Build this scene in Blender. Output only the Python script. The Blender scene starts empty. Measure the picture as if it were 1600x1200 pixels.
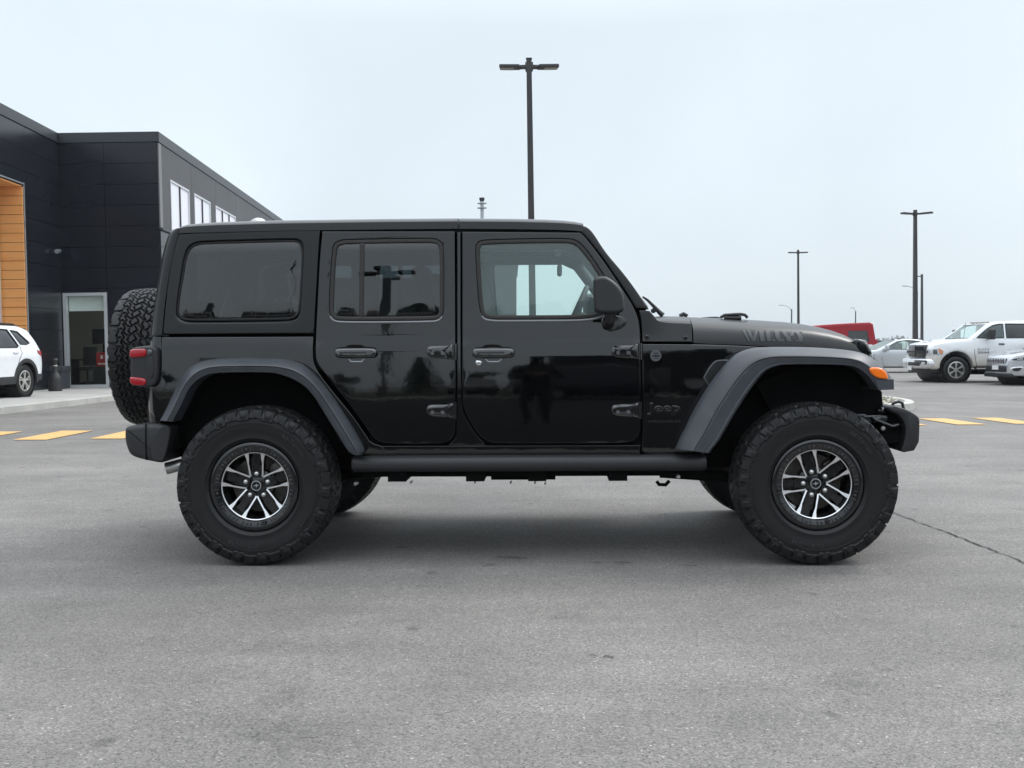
import bpy, bmesh, math, random
from mathutils import Vector, Matrix
from mathutils.geometry import delaunay_2d_cdt
import numpy as np
random.seed(7)
rad = math.radians
scene = bpy.context.scene
col = scene.collection

# ------------------------------------------------------------------ camera
F, H, PIT = 1677.0, 1.194, rad(2.236)
cam = bpy.data.cameras.new('camera'); camo = bpy.data.objects.new('camera', cam); col.objects.link(camo)
camo.location = (0, 0, H); camo.rotation_euler = (rad(90) - PIT, 0, 0)
cam.sensor_width = 36; cam.lens = F / 1600 * 36; cam.clip_start = 0.05; cam.clip_end = 6000
scene.camera = camo
# ------------------------------------------------------------------ sky, sun, exposure
SUN_EL, SUN_AZ = 50, 58          # azimuth clockwise from +Y
w = bpy.data.worlds.new("World"); scene.world = w; w.use_nodes = True
nt = w.node_tree; nt.nodes.clear()
def nn(t, **k):
    n = nt.nodes.new(t)
    for a, b in k.items(): setattr(n, a, b)
    return n
out = nn('ShaderNodeOutputWorld'); bg = nn('ShaderNodeBackground'); bg.inputs[1].default_value = 0.12
sky = nn('ShaderNodeTexSky', sky_type='NISHITA', sun_disc=False, sun_elevation=rad(SUN_EL), sun_rotation=rad(SUN_AZ), dust_density=3.0)
tc = nn('ShaderNodeTexCoord'); sp = nn('ShaderNodeSeparateXYZ'); nt.links.new(tc.outputs['Generated'], sp.inputs[0])
cr = nn('ShaderNodeValToRGB'); nt.links.new(sp.outputs[2], cr.inputs[0])
els = cr.color_ramp.elements
def K(r, g, b, s=1): return (r * s, g * s, b * s, 1)
els[0].position = 0.0; els[0].color = K(6.2, 6.95, 7.5)
els[1].position = 1.0; els[1].color = K(21, 22.4, 23.8)
for p, c in ((0.06, K(6.75, 7.55, 8.15)), (0.14, K(7.1, 7.95, 8.6)), (0.28, K(7.0, 7.9, 8.6)), (0.5, K(12.6, 13.7, 14.8))):
    e = els.new(p); e.color = c
no = nn('ShaderNodeTexNoise'); no.inputs['Scale'].default_value = 3.0; no.inputs['Detail'].default_value = 6; no.inputs['Distortion'].default_value = .4
nt.links.new(tc.outputs['Generated'], no.inputs[0])
mr = nn('ShaderNodeMapRange'); mr.inputs[1].default_value = .3; mr.inputs[2].default_value = .7; mr.inputs[3].default_value = .93; mr.inputs[4].default_value = 1.05
nt.links.new(no.outputs[0], mr.inputs[0])
vm = nn('ShaderNodeVectorMath', operation='SCALE'); nt.links.new(cr.outputs[0], vm.inputs[0]); nt.links.new(mr.outputs[0], vm.inputs['Scale'])
mx = nn('ShaderNodeMix', data_type='RGBA'); mx.inputs[0].default_value = 0.93
nt.links.new(sky.outputs[0], mx.inputs[6]); nt.links.new(vm.outputs[0], mx.inputs[7])
nt.links.new(mx.outputs[2], bg.inputs[0]); nt.links.new(bg.outputs[0], out.inputs[0])
sl = bpy.data.lights.new('sun', 'SUN'); sl.energy = 1.5; sl.angle = rad(20); sl.color = (1, .97, .93)
so = bpy.data.objects.new('sun', sl); col.objects.link(so)
a, e = rad(SUN_AZ), rad(SUN_EL)
sdir = Vector((math.sin(a) * math.cos(e), math.cos(a) * math.cos(e), math.sin(e)))
so.rotation_euler = sdir.to_track_quat('Z', 'Y').to_euler(); so.location = sdir * 60
scene.view_settings.view_transform = 'Standard'; scene.view_settings.look = 'None'
scene.view_settings.exposure = 0.0; scene.view_settings.gamma = 1.0
scene.cycles.max_bounces = 10; scene.cycles.transparent_max_bounces = 24
scene.cycles.use_denoising = True

# ------------------------------------------------------------------ helpers: objects
def tag(o, label=None, cat=None, group=None, kind=None):
    for k, v in (('label', label), ('category', cat), ('group', group), ('kind', kind)):
        if v: o[k] = v
    return o
def empty(name, loc=(0, 0, 0), rz=0, ry=0, label=None, cat=None, group=None):
    o = bpy.data.objects.new(name, None); col.objects.link(o); o.location = loc; o.rotation_euler = (0, ry, rz)
    o.empty_display_size = .2
    return tag(o, label, cat, group)
def kids(o): return [c for c in bpy.data.objects if c.parent == o]
def copy_tree(o, parent=None):
    c = o.copy(); col.objects.link(c); c.parent = parent
    for ch in kids(o): copy_tree(ch, c)
    return c
class MB:
    def __init__(s): s.v = []; s.f = []; s.m = []; s.fix = True
    def add(s, v, f, mi=0):
        b = len(s.v); s.v += [tuple(p) for p in v]; s.f += [tuple(i + b for i in q) for q in f]; s.m += [mi] * len(f); return s
    def box(s, x0, y0, z0, x1, y1, z1, M=None, mi=0):
        v = [(x, y, z) for z in (z0, z1) for y in (y0, y1) for x in (x0, x1)]
        if M is not None: v = [tuple(M @ Vector(p)) for p in v]
        return s.add(v, [(0, 2, 3, 1), (4, 5, 7, 6), (0, 1, 5, 4), (2, 6, 7, 3), (0, 4, 6, 2), (1, 3, 7, 5)], mi)
    def bbox(s, x0, y0, z0, x1, y1, z1, r=.01, seg=2, M=None, mi=0):
        bm = bmesh.new(); bmesh.ops.create_cube(bm, size=1)
        for q in bm.verts: q.co = ((x0 + x1) / 2 + q.co.x * (x1 - x0), (y0 + y1) / 2 + q.co.y * (y1 - y0), (z0 + z1) / 2 + q.co.z * (z1 - z0))
        bmesh.ops.bevel(bm, geom=bm.edges[:], offset=min(r, .45 * min(x1 - x0, y1 - y0, z1 - z0)), segments=seg, profile=.5, affect='EDGES')
        return s.bm(bm, M, mi)
    def bm(s, bm, M=None, mi=0):
        bm.verts.index_update()
        v = [tuple(M @ q.co) if M is not None else tuple(q.co) for q in bm.verts]
        f = [[q.index for q in p.verts] for p in bm.faces]; bm.free(); return s.add(v, f, mi)
    def tube(s, pts, r, n=10, mi=0, cap=True):
        pts = [Vector(p) for p in pts]; rs = r if isinstance(r, (list, tuple)) else [r] * len(pts)
        v = []; f = []; up = None
        for i, p in enumerate(pts):
            t = (pts[min(i + 1, len(pts) - 1)] - pts[max(i - 1, 0)]).normalized()
            if up is None: up = t.orthogonal().normalized()
            up = (up - t * up.dot(t)); up = up.normalized() if up.length > 1e-6 else t.orthogonal().normalized()
            sd = t.cross(up)
            for k in range(n):
                a = 2 * math.pi * k / n; v.append(p + (up * math.cos(a) + sd * math.sin(a)) * rs[i])
        for i in range(len(pts) - 1):
            for k in range(n): f.append((i * n + k, i * n + (k + 1) % n, (i + 1) * n + (k + 1) % n, (i + 1) * n + k))
        if cap: f.append(tuple(range(n))[::-1]); f.append(tuple((len(pts) - 1) * n + k for k in range(n)))
        return s.add(v, f, mi)
    def lathe(s, prof, n=32, axis='z', M=None, mi=0, closed=False):
        """prof: list of (r, h); revolved about axis"""
        v = []; f = []
        for k in range(n):
            a = 2 * math.pi * k / n; c, q = math.cos(a), math.sin(a)
            for r, h in prof:
                v.append((r * c, r * q, h) if axis == 'z' else ((r * c, h, r * q) if axis == 'y' else (h, r * c, r * q)))
        m = len(prof)
        for k in range(n):
            for i in range(m - 1 + (1 if closed else 0)):
                j = (i + 1) % m; f.append((k * m + i, ((k + 1) % n) * m + i, ((k + 1) % n) * m + j, k * m + j))
        if M is not None: v = [tuple(M @ Vector(p)) for p in v]
        return s.add(v, f, mi)
    def prism(s, poly, y0, y1, mi=0, M=None):
        """polygon in (x,z) extruded from y0 to y1"""
        n = len(poly); v = [(x, y0, z) for x, z in poly] + [(x, y1, z) for x, z in poly]
        if M is not None: v = [tuple(M @ Vector(p)) for p in v]
        return s.add(v, [tuple(range(n)), tuple(range(2 * n - 1, n - 1, -1))] + [(i, i + n, (i + 1) % n + n, (i + 1) % n) for i in range(n)], mi)
    def mirror(s):
        m = MB(); m.v = [(x, -y, z) for x, y, z in s.v]; m.f = [tuple(reversed(q)) for q in s.f]; m.m = list(s.m); m.fix = s.fix; return m
    def shift(s, dx, dy, dz): s.v = [(x + dx, y + dy, z + dz) for x, y, z in s.v]; return s
    def mesh(s, name, mats, smooth=True, ang=40, fix=True):
        me = bpy.data.meshes.new(name); me.from_pydata(s.v, [], s.f)
        for m in (mats if isinstance(mats, (list, tuple)) else [mats]): me.materials.append(m)
        if len(set(s.m)) > 1: me.polygons.foreach_set('material_index', s.m)
        if fix and s.fix:
            bm = bmesh.new(); bm.from_mesh(me); bmesh.ops.recalc_face_normals(bm, faces=bm.faces[:]); bm.to_mesh(me); bm.free()
        if smooth:
            me.polygons.foreach_set('use_smooth', [True] * len(me.polygons))
            if ang: me.set_sharp_from_angle(angle=rad(ang))
        me.update(); return me
    def build(s, name, mats, parent=None, smooth=True, ang=40, fix=True, wn=False, loc=None):
        o = bpy.data.objects.new(name, s.mesh(name, mats, smooth, ang, fix)); col.objects.link(o)
        if parent: o.parent = parent
        if loc: o.location = loc
        if wn:
            m = o.modifiers.new('wn', 'WEIGHTED_NORMAL'); m.keep_sharp = True; m.mode = 'FACE_AREA'
        return o
def both(mb, name, mats, parent, **k):
    return mb.build(name, mats, parent, **k), mb.mirror().build(name, mats, parent, **k)

# ------------------------------------------------------------------ helpers: picture <-> place
def ray(px, py):
    u, v = (px - 800) / F, (600 - py) / F
    return Vector((u, math.cos(PIT) + v * math.sin(PIT), -math.sin(PIT) + v * math.cos(PIT)))
def at(px, py, Y):
    d = ray(px, py); t = Y / d.y; return Vector((d.x * t, Y, H + d.z * t))
def sstep(a, b, x):
    t = min(1, max(0, (x - a) / (b - a))); return t * t * (3 - 2 * t)
LEAN = rad(.50)      # the lot rises slightly towards the right where the suv stands
def G(x, y): return -(.20 - .08 * sstep(-2, 8, x)) * sstep(8.5, 30, y) + math.tan(LEAN) * 6 * math.tanh((x - .152) / 6) * sstep(2.8, 4.4, y) * (1 - sstep(8.5, 20, y))
def gnd(px, py, up=0.0):
    d = ray(px, py); z = 0
    for _ in range(12):
        t = (z + up - H) / d.z; p = Vector((0, 0, H)) + d * t; z = G(p.x, p.y)
    return p
X0, Y0, YAW = .152, 6.634, rad(2.173)
CY, SY = math.cos(YAW), math.sin(YAW)
def J(px, py, s):
    """point of the suv's near side (half width s) that stands at a pixel of the traced outline -> (x, z) in the suv's own frame"""
    d = ray(px, py); cu, cv = -X0 * CY + Y0 * SY, -X0 * SY - Y0 * CY
    du, dv = d.x * CY - d.y * SY, d.x * SY + d.y * CY
    sv = s if not callable(s) else .78
    for _ in range(5):
        t = (-sv - cv) / dv; x, z = cu + du * t, H + d.z * t
        x, z = x * math.cos(LEAN) + z * math.sin(LEAN), -x * math.sin(LEAN) + z * math.cos(LEAN)
        if not callable(s): break
        sv = s(x, z)
    return (x, z)

# ------------------------------------------------------------------ helpers: outlines and panels
def chaikin(p, n=2, closed=True):
    raw = [Vector(q) for q in p]; p = []      # a point written twice stays a sharp corner
    for q in raw:
        if p and (q - p[-1][0]).length < 1e-9: p[-1] = (q, True)
        else: p.append((q, False))
    for _ in range(n):
        q = []; m = len(p)
        for i in range(m if closed else m - 1):
            (a, sa), (b, sb) = p[i], p[(i + 1) % m]
            q.append((a, True) if sa else (a * .75 + b * .25, False))
            if not sb: q.append((a * .25 + b * .75, False))
        if not closed: q = ([p[0]] if not p[0][1] else []) + q + [p[-1]]
        p = q
    p = [q for q, _ in p]; r = [p[0]]
    for q in p[1:]:
        if (q - r[-1]).length > 1e-6: r.append(q)
    return [tuple(q) for q in r]
def crspline(p, n=6, closed=False):
    p = [Vector(q) for q in p]; m = len(p); r = []
    for i in range(m if closed else m - 1):
        g = (lambda k: p[k % m]) if closed else (lambda k: p[max(0, min(m - 1, k))])
        a, b, c, d = g(i - 1), g(i), g(i + 1), g(i + 2)
        for k in range(n):
            t = k / n; r.append(.5 * ((2 * b) + (c - a) * t + (2 * a - 5 * b + 4 * c - d) * t * t + (3 * b - a - 3 * c + d) * t ** 3))
    if not closed: r.append(p[-1])
    return [tuple(q) for q in r]
def resample(p, n):
    p = [Vector(q) for q in p]; L = [0]
    for a, b in zip(p, p[1:]): L.append(L[-1] + (b - a).length)
    r = []; j = 0
    for i in range(n):
        t = L[-1] * i / (n - 1)
        while j < len(L) - 2 and L[j + 1] < t: j += 1
        k = (t - L[j]) / max(1e-9, L[j + 1] - L[j]); r.append(p[j].lerp(p[j + 1], k))
    return r
def area(p): return .5 * sum(p[i][0] * p[(i + 1) % len(p)][1] - p[(i + 1) % len(p)][0] * p[i][1] for i in range(len(p)))
def ccw(p, want=True): return list(p) if (area(p) > 0) == want else list(p)[::-1]
def dense(p, g):
    r = []
    for i in range(len(p)):
        a, b = Vector(p[i]), Vector(p[(i + 1) % len(p)]); n = max(1, int(math.ceil((b - a).length / g)))
        r += [tuple(a.lerp(b, k / n)) for k in range(n)]
    return r
def offs(p, d):
    n = len(p); r = []
    for i in range(n):
        a, b, c = Vector(p[i - 1]), Vector(p[i]), Vector(p[(i + 1) % n])
        e1, e2 = (b - a).normalized(), (c - b).normalized()
        n1, n2 = Vector((-e1.y, e1.x)), Vector((-e2.y, e2.x)); m = n1 + n2
        m = m.normalized() if m.length > 1e-6 else n1
        k = max(.4, m.dot(n1)); r.append(tuple(b + m * (d / k)))
    return r
def inside(p, x, y):
    c = False; n = len(p); j = n - 1
    for i in range(n):
        if (p[i][1] > y) != (p[j][1] > y) and x < (p[j][0] - p[i][0]) * (y - p[i][1]) / (p[j][1] - p[i][1]) + p[i][0]: c = not c
        j = i
    return c
def fill(loops, g):
    """triangles of the region left of all loops; returns points, triangles and the index of each loop vertex"""
    pts = []; edges = []; spans = []
    for lp in loops:
        b = len(pts); pts += [Vector(q) for q in lp]; n = len(lp)
        edges += [(b + i, b + (i + 1) % n) for i in range(n)]; spans.append((b, n))
    if g:
        P = np.array([tuple(q) for q in pts]); lo, hi = P.min(0), P.max(0)
        for i in range(int((hi[0] - lo[0]) / g) + 1):
            for k in range(int((hi[1] - lo[1]) / g) + 1):
                x, y = lo[0] + g * (i + .5 * (k % 2)), lo[1] + g * (k + .37)
                if inside(loops[0], x, y) and not any(inside(h, x, y) for h in loops[1:]) and np.min(np.hypot(P[:, 0] - x, P[:, 1] - y)) > .4 * g:
                    pts.append(Vector((x, y)))
    v, _, f, ov, _, _ = delaunay_2d_cdt(pts, edges, [], 0, 1e-7)
    inv = {}
    for o, l in enumerate(ov):
        for i in l: inv[i] = o
    tri = []
    for q in f:
        cx, cy = sum(v[i].x for i in q) / len(q), sum(v[i].y for i in q) / len(q)
        if inside(loops[0], cx, cy) and not any(inside(h, cx, cy) for h in loops[1:]): tri.append(tuple(q))
    v = [tuple(q) for q in v]
    tri = [t if area([v[i] for i in t]) > 0 else t[::-1] for t in tri]
    return v, tri, [[inv[b + i] for i in range(n)] for b, n in spans]
def panel(outer, holes=(), W=.8, g=.06, th=.02, r=.004, proud=0.0, hole_th=None, back=False):
    """curved sheet with a rounded rim whose outline is given in (x,z); the surface stands at y=-W(x,z)"""
    Wf = (lambda x, z: W + proud) if not callable(W) else (lambda x, z: W(x, z) + proud)
    raw = [dense(ccw(outer), g * .8)] + [dense(ccw(h, False), g * .8) for h in holes]
    ins = [offs(l, r) for l in raw]
    v, tri, idx = fill(ins, g)
    mb = MB(); V = [(x, -Wf(x, z), z) for x, z in v]; Fc = list(tri)
    for l, i0 in zip(raw, idx):
        prev = i0; n = len(l)
        for ai in (30, 60, 90, None):
            if ai is None: lp, dp = l, th
            else: lp, dp = offs(l, r * (1 - math.sin(rad(ai)))), r * (1 - math.cos(rad(ai)))
            b = len(V); V += [(x, -(Wf(x, z) - dp), z) for x, z in lp]; cur = list(range(b, b + n))
            Fc += [(prev[(i + 1) % n], prev[i], cur[i], cur[(i + 1) % n]) for i in range(n)]; prev = cur
    if back:
        b = len(V); V += [(x, -(Wf(x, z) - th), z) for x, z in v]; Fc += [tuple(b + i for i in t[::-1]) for t in tri]
    mb.v, mb.f, mb.m = V, Fc, [0] * len(Fc); mb.fix = False; return mb
def ring_tube(loop, W, r, n=8, proud=0):
    """closed round bead along an outline on the side surface"""
    pts = [Vector((x, -(W(x, z) + proud), z)) for x, z in loop]; m = len(pts); mb = MB(); v = []; f = []
    for i in range(m):
        t = (pts[(i + 1) % m] - pts[i - 1]).normalized(); a = Vector((0, -1, 0)); s = t.cross(a).normalized()
        for k in range(n):
            q = 2 * math.pi * k / n; v.append(pts[i] + a * (math.cos(q) * r[1]) + s * (math.sin(q) * r[0]))
    for i in range(m):
        for k in range(n): f.append((i * n + k, i * n + (k + 1) % n, ((i + 1) % m) * n + (k + 1) % n, ((i + 1) % m) * n + k))
    return mb.add(v, f)
_dg = None
def text_mb(s, size=1.0, depth=.02, spacing=1.0, bold=0.0, bev=0.0):
    """letters as a mesh in (x,y), extruded in z"""
    c = bpy.data.curves.new('txt', 'FONT'); c.body = s; c.size = size; c.extrude = depth; c.space_character = spacing; c.offset = bold
    c.resolution_u = 3; c.bevel_depth = bev; c.bevel_resolution = 2
    o = bpy.data.objects.new('txt', c); col.objects.link(o); dg = bpy.context.evaluated_depsgraph_get(); dg.update()
    me = bpy.data.meshes.new_from_object(o.evaluated_get(dg)); mb = MB()
    mb.add([tuple(v.co) for v in me.vertices], [tuple(p.vertices) for p in me.polygons])
    bpy.data.objects.remove(o); bpy.data.curves.remove(c); bpy.data.meshes.remove(me); return mb

# ------------------------------------------------------------------ materials
def mat(name, base, rough=.5, metal=0, spec=.5, coat=0, noise=None, bump=None, rvar=None, emit=None, trans=0, ior=1.5, drops=False):
    m = bpy.data.materials.new(name); m.use_nodes = True; t = m.node_tree; b = t.nodes['Principled BSDF']
    b.inputs['Base Color'].default_value = (*base, 1); b.inputs['Roughness'].default_value = rough; b.inputs['Metallic'].default_value = metal
    b.inputs['Specular IOR Level'].default_value = spec; b.inputs['Coat Weight'].default_value = coat; b.inputs['Coat Roughness'].default_value = .03
    b.inputs['IOR'].default_value = ior
    L = t.links.new; tcn = t.nodes.new('ShaderNodeTexCoord')
    def nz(scale, det=3, rg=.55, dist=0):
        n = t.nodes.new('ShaderNodeTexNoise'); n.inputs['Scale'].default_value = scale; n.inputs['Detail'].default_value = det; n.inputs['Roughness'].default_value = rg
        n.inputs['Distortion'].default_value = dist; L(tcn.outputs['Object'], n.inputs[0]); return n
    if noise:   # (scale, amount) or list of them: multiplies the base colour
        ns = noise if isinstance(noise, list) else [noise]; src = None
        for sc, am in ns:
            n = nz(sc); q = t.nodes.new('ShaderNodeMapRange'); q.inputs[1].default_value = .3; q.inputs[2].default_value = .7
            q.inputs[3].default_value = 1 - am; q.inputs[4].default_value = 1 + am; L(n.outputs[0], q.inputs[0])
            vs = t.nodes.new('ShaderNodeVectorMath'); vs.operation = 'SCALE'; L(q.outputs[0], vs.inputs['Scale'])
            if src is None: vs.inputs[0].default_value = base
            else: L(src, vs.inputs[0])
            src = vs.outputs[0]
        L(src, b.inputs['Base Color'])
    if rvar:
        n = nz(rvar[0]); q = t.nodes.new('ShaderNodeMapRange'); q.inputs[1].default_value = .3; q.inputs[2].default_value = .7
        q.inputs[3].default_value = rough - rvar[1]; q.inputs[4].default_value = rough + rvar[1]; L(n.outputs[0], q.inputs[0]); L(q.outputs[0], b.inputs['Roughness'])
    if bump:    # list of (scale, strength, distance)
        prev = None
        for sc, st, di in (bump if isinstance(bump, list) else [bump]):
            n = nz(sc); bp = t.nodes.new('ShaderNodeBump'); bp.inputs['Strength'].default_value = st; bp.inputs['Distance'].default_value = di
            L(n.outputs[0], bp.inputs['Height'])
            if prev: L(prev, bp.inputs['Normal'])
            prev = bp.outputs[0]
        L(prev, b.inputs['Normal'])
    if drops:   # scattered rain drops: small dark wet beads
        v = t.nodes.new('ShaderNodeTexVoronoi'); v.inputs['Scale'].default_value = 26; v.inputs['Randomness'].default_value = 1; L(tcn.outputs['Object'], v.inputs[0]); sc_ = t.nodes.new('ShaderNodeSeparateColor'); L(v.outputs['Color'], sc_.inputs[0])
        r1 = t.nodes.new('ShaderNodeMapRange'); r1.inputs[1].default_value = .80; r1.inputs[2].default_value = 1.0; r1.inputs[3].default_value = 0; r1.inputs[4].default_value = .15; L(sc_.outputs[0], r1.inputs[0])
        lt_ = t.nodes.new('ShaderNodeMath'); lt_.operation = 'LESS_THAN'; L(v.outputs['Distance'], lt_.inputs[0]); L(r1.outputs[0], lt_.inputs[1])
        mxc = t.nodes.new('ShaderNodeMix'); mxc.data_type = 'RGBA'; L(lt_.outputs[0], mxc.inputs[0]); mxc.inputs[7].default_value = (.004, .004, .005, 1)
        if b.inputs['Base Color'].is_linked: L(b.inputs['Base Color'].links[0].from_socket, mxc.inputs[6])
        else: mxc.inputs[6].default_value = (*base, 1)
        L(mxc.outputs[2], b.inputs['Base Color'])
        mxr = t.nodes.new('ShaderNodeMix'); L(lt_.outputs[0], mxr.inputs[0]); mxr.inputs[2].default_value = rough; mxr.inputs[3].default_value = .08; L(mxr.outputs[0], b.inputs['Roughness'])
    if emit: b.inputs['Emission Color'].default_value = (*emit[0], 1); b.inputs['Emission Strength'].default_value = emit[1]
    if trans: b.inputs['Transmission Weight'].default_value = trans
    return m
def glass(name, tint, ior=1.75, rough=0.0, wav=None, film_lift=0.0):
    """thin pane: tinted see-through plus mirror reflection by Fresnel"""
    m = bpy.data.materials.new(name); m.use_nodes = True; t = m.node_tree; t.nodes.clear(); L = t.links.new
    o = t.nodes.new('ShaderNodeOutputMaterial'); mixn = t.nodes.new('ShaderNodeMixShader'); tr = t.nodes.new('ShaderNodeBsdfTransparent'); gl = t.nodes.new('ShaderNodeBsdfGlossy')
    fr = t.nodes.new('ShaderNodeFresnel'); fr.inputs[0].default_value = ior
    ge = t.nodes.new('ShaderNodeNewGeometry')
    tr.inputs[0].default_value = (*tint, 1); gl.inputs['Roughness'].default_value = rough
    # use the facing side's normal so that a pane seen from behind reflects like one seen from the front
    if wav:
        tcn = t.nodes.new('ShaderNodeTexCoord'); n = t.nodes.new('ShaderNodeTexNoise'); n.inputs['Scale'].default_value = wav[0]; L(tcn.outputs['Object'], n.inputs[0])
        bp = t.nodes.new('ShaderNodeBump'); bp.inputs['Strength'].default_value = wav[1]; bp.inputs['Distance'].default_value = .01; L(n.outputs[0], bp.inputs['Height'])
        L(bp.outputs[0], gl.inputs['Normal'])
    iv = t.nodes.new('ShaderNodeMath'); iv.operation = 'SUBTRACT'; iv.inputs[0].default_value = 1.0; L(ge.outputs['Backfacing'], iv.inputs[1])
    ml = t.nodes.new('ShaderNodeMath'); ml.operation = 'MULTIPLY'; L(fr.outputs[0], ml.inputs[0]); L(iv.outputs[0], ml.inputs[1])
    L(ml.outputs[0], mixn.inputs[0]); L(tr.outputs[0], mixn.inputs[1]); L(gl.outputs[0], mixn.inputs[2])
    last = mixn.outputs[0]
    if film_lift:
        df = t.nodes.new('ShaderNodeBsdfDiffuse'); df.inputs[0].default_value = (.62, .80, .78, 1); m2 = t.nodes.new('ShaderNodeMixShader'); m2.inputs[0].default_value = film_lift  # pale condensation film that also stands in for missing cabin light
        L(last, m2.inputs[1]); L(df.outputs[0], m2.inputs[2]); last = m2.outputs[0]
    L(last, o.inputs[0]); return m
M = {}
M['paint'] = mat('black_paint', (.0008, .0008, .001), .04, spec=.5, ior=1.68, bump=[(2.3, .05, .02), (9, .012, .02)])
M['satin'] = mat('black_paint_hood', (.003, .003, .0036), .34, spec=.5, ior=1.56, bump=[(3, .03, .02)], drops=True)
M['hardtop'] = mat('hardtop_black', (.003, .003, .0036), .22, spec=.5, ior=1.5, bump=[(3, .03, .02)], drops=True)
M['flare'] = mat('flare_plastic', (.047, .052, .061), .40, spec=.5, bump=[(900, .12, .002)], noise=(14, .15), drops=True)
M['plastic'] = mat('black_plastic', (.016, .016, .018), .5, bump=[(700, .1, .002)])
M['dark'] = mat('underbody', (.003, .003, .003), .8, spec=.12)
M['rubber'] = mat('rubber', (.0065, .0065, .0072), .5, spec=.36, noise=[(30, .2), (300, .15)])
M['seal'] = mat('rubber_seal', (.018, .0145, .013), .5, noise=(60, .25))
M['rimblack'] = mat('rim_black', (.003, .003, .004), .16, spec=.5, ior=1.7)
M['machined'] = mat('machined_alloy', (.88, .88, .89), .36, metal=1, bump=[(400, .05, .001)])
M['steel'] = mat('steel', (.55, .55, .54), .32, metal=1, noise=(40, .15))
M['disc'] = mat('brake_iron', (.10, .092, .085), .5, metal=.8, noise=(30, .3))
M['chrome'] = mat('chrome', (.8, .8, .82), .08, metal=1)
M['inter'] = mat('cabin_trim', (.045, .047, .05), .7, noise=(20, .1))
M['liner'] = mat('headliner', (.34, .36, .36), .9)
M['clear'] = glass('clear_glass', (.87, .985, .955), 1.62, film_lift=.11)
M['tint'] = glass('privacy_glass', (.17, .205, .215), 1.95)
M['red'] = mat('red_lens', (.34, .006, .014), .12, spec=.6, coat=.4, bump=[(120, .15, .002)])
M['amber'] = mat('amber_lens', (.95, .19, .01), .15, spec=.6, coat=.4, bump=[(150, .15, .002)])
M['lens'] = mat('lamp_lens', (.06, .065, .07), .05, spec=.8, coat=.5)
M['decal'] = mat('hood_decal', (.085, .088, .094), .5)
M['white'] = mat('white_paint', (.80, .82, .84), .12, coat=.6, noise=(3, .03))
M['silver'] = mat('silver_paint', (.52, .54, .56), .22, metal=.55, coat=.6)
M['grey'] = mat('grey_paint', (.22, .23, .25), .25, metal=.5, coat=.6)
M['redpaint'] = mat('red_paint', (.26, .006, .014), .35, spec=.3)
M['green'] = mat('dark_green', (.012, .03, .022), .4)
M['bluedark'] = mat('dark_car_paint', (.012, .014, .02), .15, coat=.5)
M['alloy'] = mat('wheel_alloy', (.62, .61, .58), .3, metal=.9)
M['glassdark'] = mat('dark_glass', (.012, .014, .016), .04, spec=.8)
M['pole'] = mat('pole_bronze', (.028, .026, .027), .5, noise=(3, .15))
M['badge'] = mat('badge_grey', (.16, .17, .18), .35, metal=.5)
M['galv'] = mat('galvanised', (.42, .45, .47), .4, metal=.6, noise=(6, .2))
M['lampface'] = mat('lamp_face', (.30, .28, .24), .4)
M['concrete'] = mat('concrete', (.36, .355, .335), .85, noise=[(.9, .12), (14, .08), (120, .1)], bump=[(90, .2, .004)])
M['kerb'] = mat('kerb_concrete', (.42, .41, .38), .85, noise=[(2, .15), (60, .12)], bump=[(80, .2, .004)])
M['clad'] = mat('graphite_cladding', (.009, .0105, .0155), .25, spec=.45, noise=[(.35, .15)], bump=[(.35, .05, .05)])
M['cladgrey'] = mat('grey_cladding', (.055, .055, .058), .5, noise=[(.6, .1)])
M['trim'] = mat('parapet_trim', (.028, .032, .038), .4)
M['alum'] = mat('aluminium_frame', (.62, .64, .66), .35, metal=.4)
M['panewhite'] = mat('translucent_panel', (.80, .79, .86), .3, coat=.3)
M['storeglass'] = glass('storefront_glass', (.88, .92, .89), 1.7)
M['beige'] = mat('office_wall', (.42, .39, .33), .9)
M['carpet'] = mat('office_floor', (.05, .05, .05), .9)
M['blind'] = mat('roller_blind', (.80, .86, .84), .8)
M['blackobj'] = mat('black_matte', (.012, .012, .013), .5)
M['redbox'] = mat('red_box', (.35, .02, .02), .5)
M['planter'] = mat('resin_box', (.045, .048, .058), .6, noise=(8, .12))
M['skin'] = mat('skin', (.42, .24, .17), .5)
M['cloth'] = mat('dark_cloth', (.012, .012, .015), .9)
M['denim'] = mat('denim', (.015, .018, .028), .9)
M['bark'] = mat('bark', (.06, .045, .035), .9, noise=(8, .3))
M['pine'] = mat('pine_foliage', (.022, .042, .022), .8, noise=(2, .35))
M['leaf'] = mat('leaf_foliage', (.045, .055, .03), .8, noise=(2, .35))
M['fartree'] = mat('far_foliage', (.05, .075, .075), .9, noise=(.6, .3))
M['whitetxt'] = mat('white_print', (.75, .75, .75), .5)
M['stone'] = mat('island_stone', (.34, .32, .27), .9, noise=[(12, .4)])
M['weed'] = mat('island_weed', (.09, .11, .04), .9, noise=(20, .4))
M['dark_ground'] = mat('unseen_dark_ground', (.013, .013, .014), .85, spec=.2, noise=[(40, .3), (2, .2)])
M['lawn'] = mat('lawn', (.02, .03, .012), .9, noise=[(30, .4), (1, .3)])
M['crack'] = mat('crack_seal', (.012, .012, .012), .8)
M['ledge'] = mat('highlight_bead', (.10, .105, .115), .18, spec=.6, ior=1.8)
M['edge_highlight'] = mat('highlight_metal', (.45, .46, .48), .25, metal=.9)
M['tyretext'] = mat('tyre_lettering', (.028, .028, .030), .55)
M['gloss'] = mat('gloss_black', (.003, .003, .0035), .09, spec=.5, ior=2.0)
M['stud'] = mat('ring_stud', (.05, .05, .053), .35, metal=.5)
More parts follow.
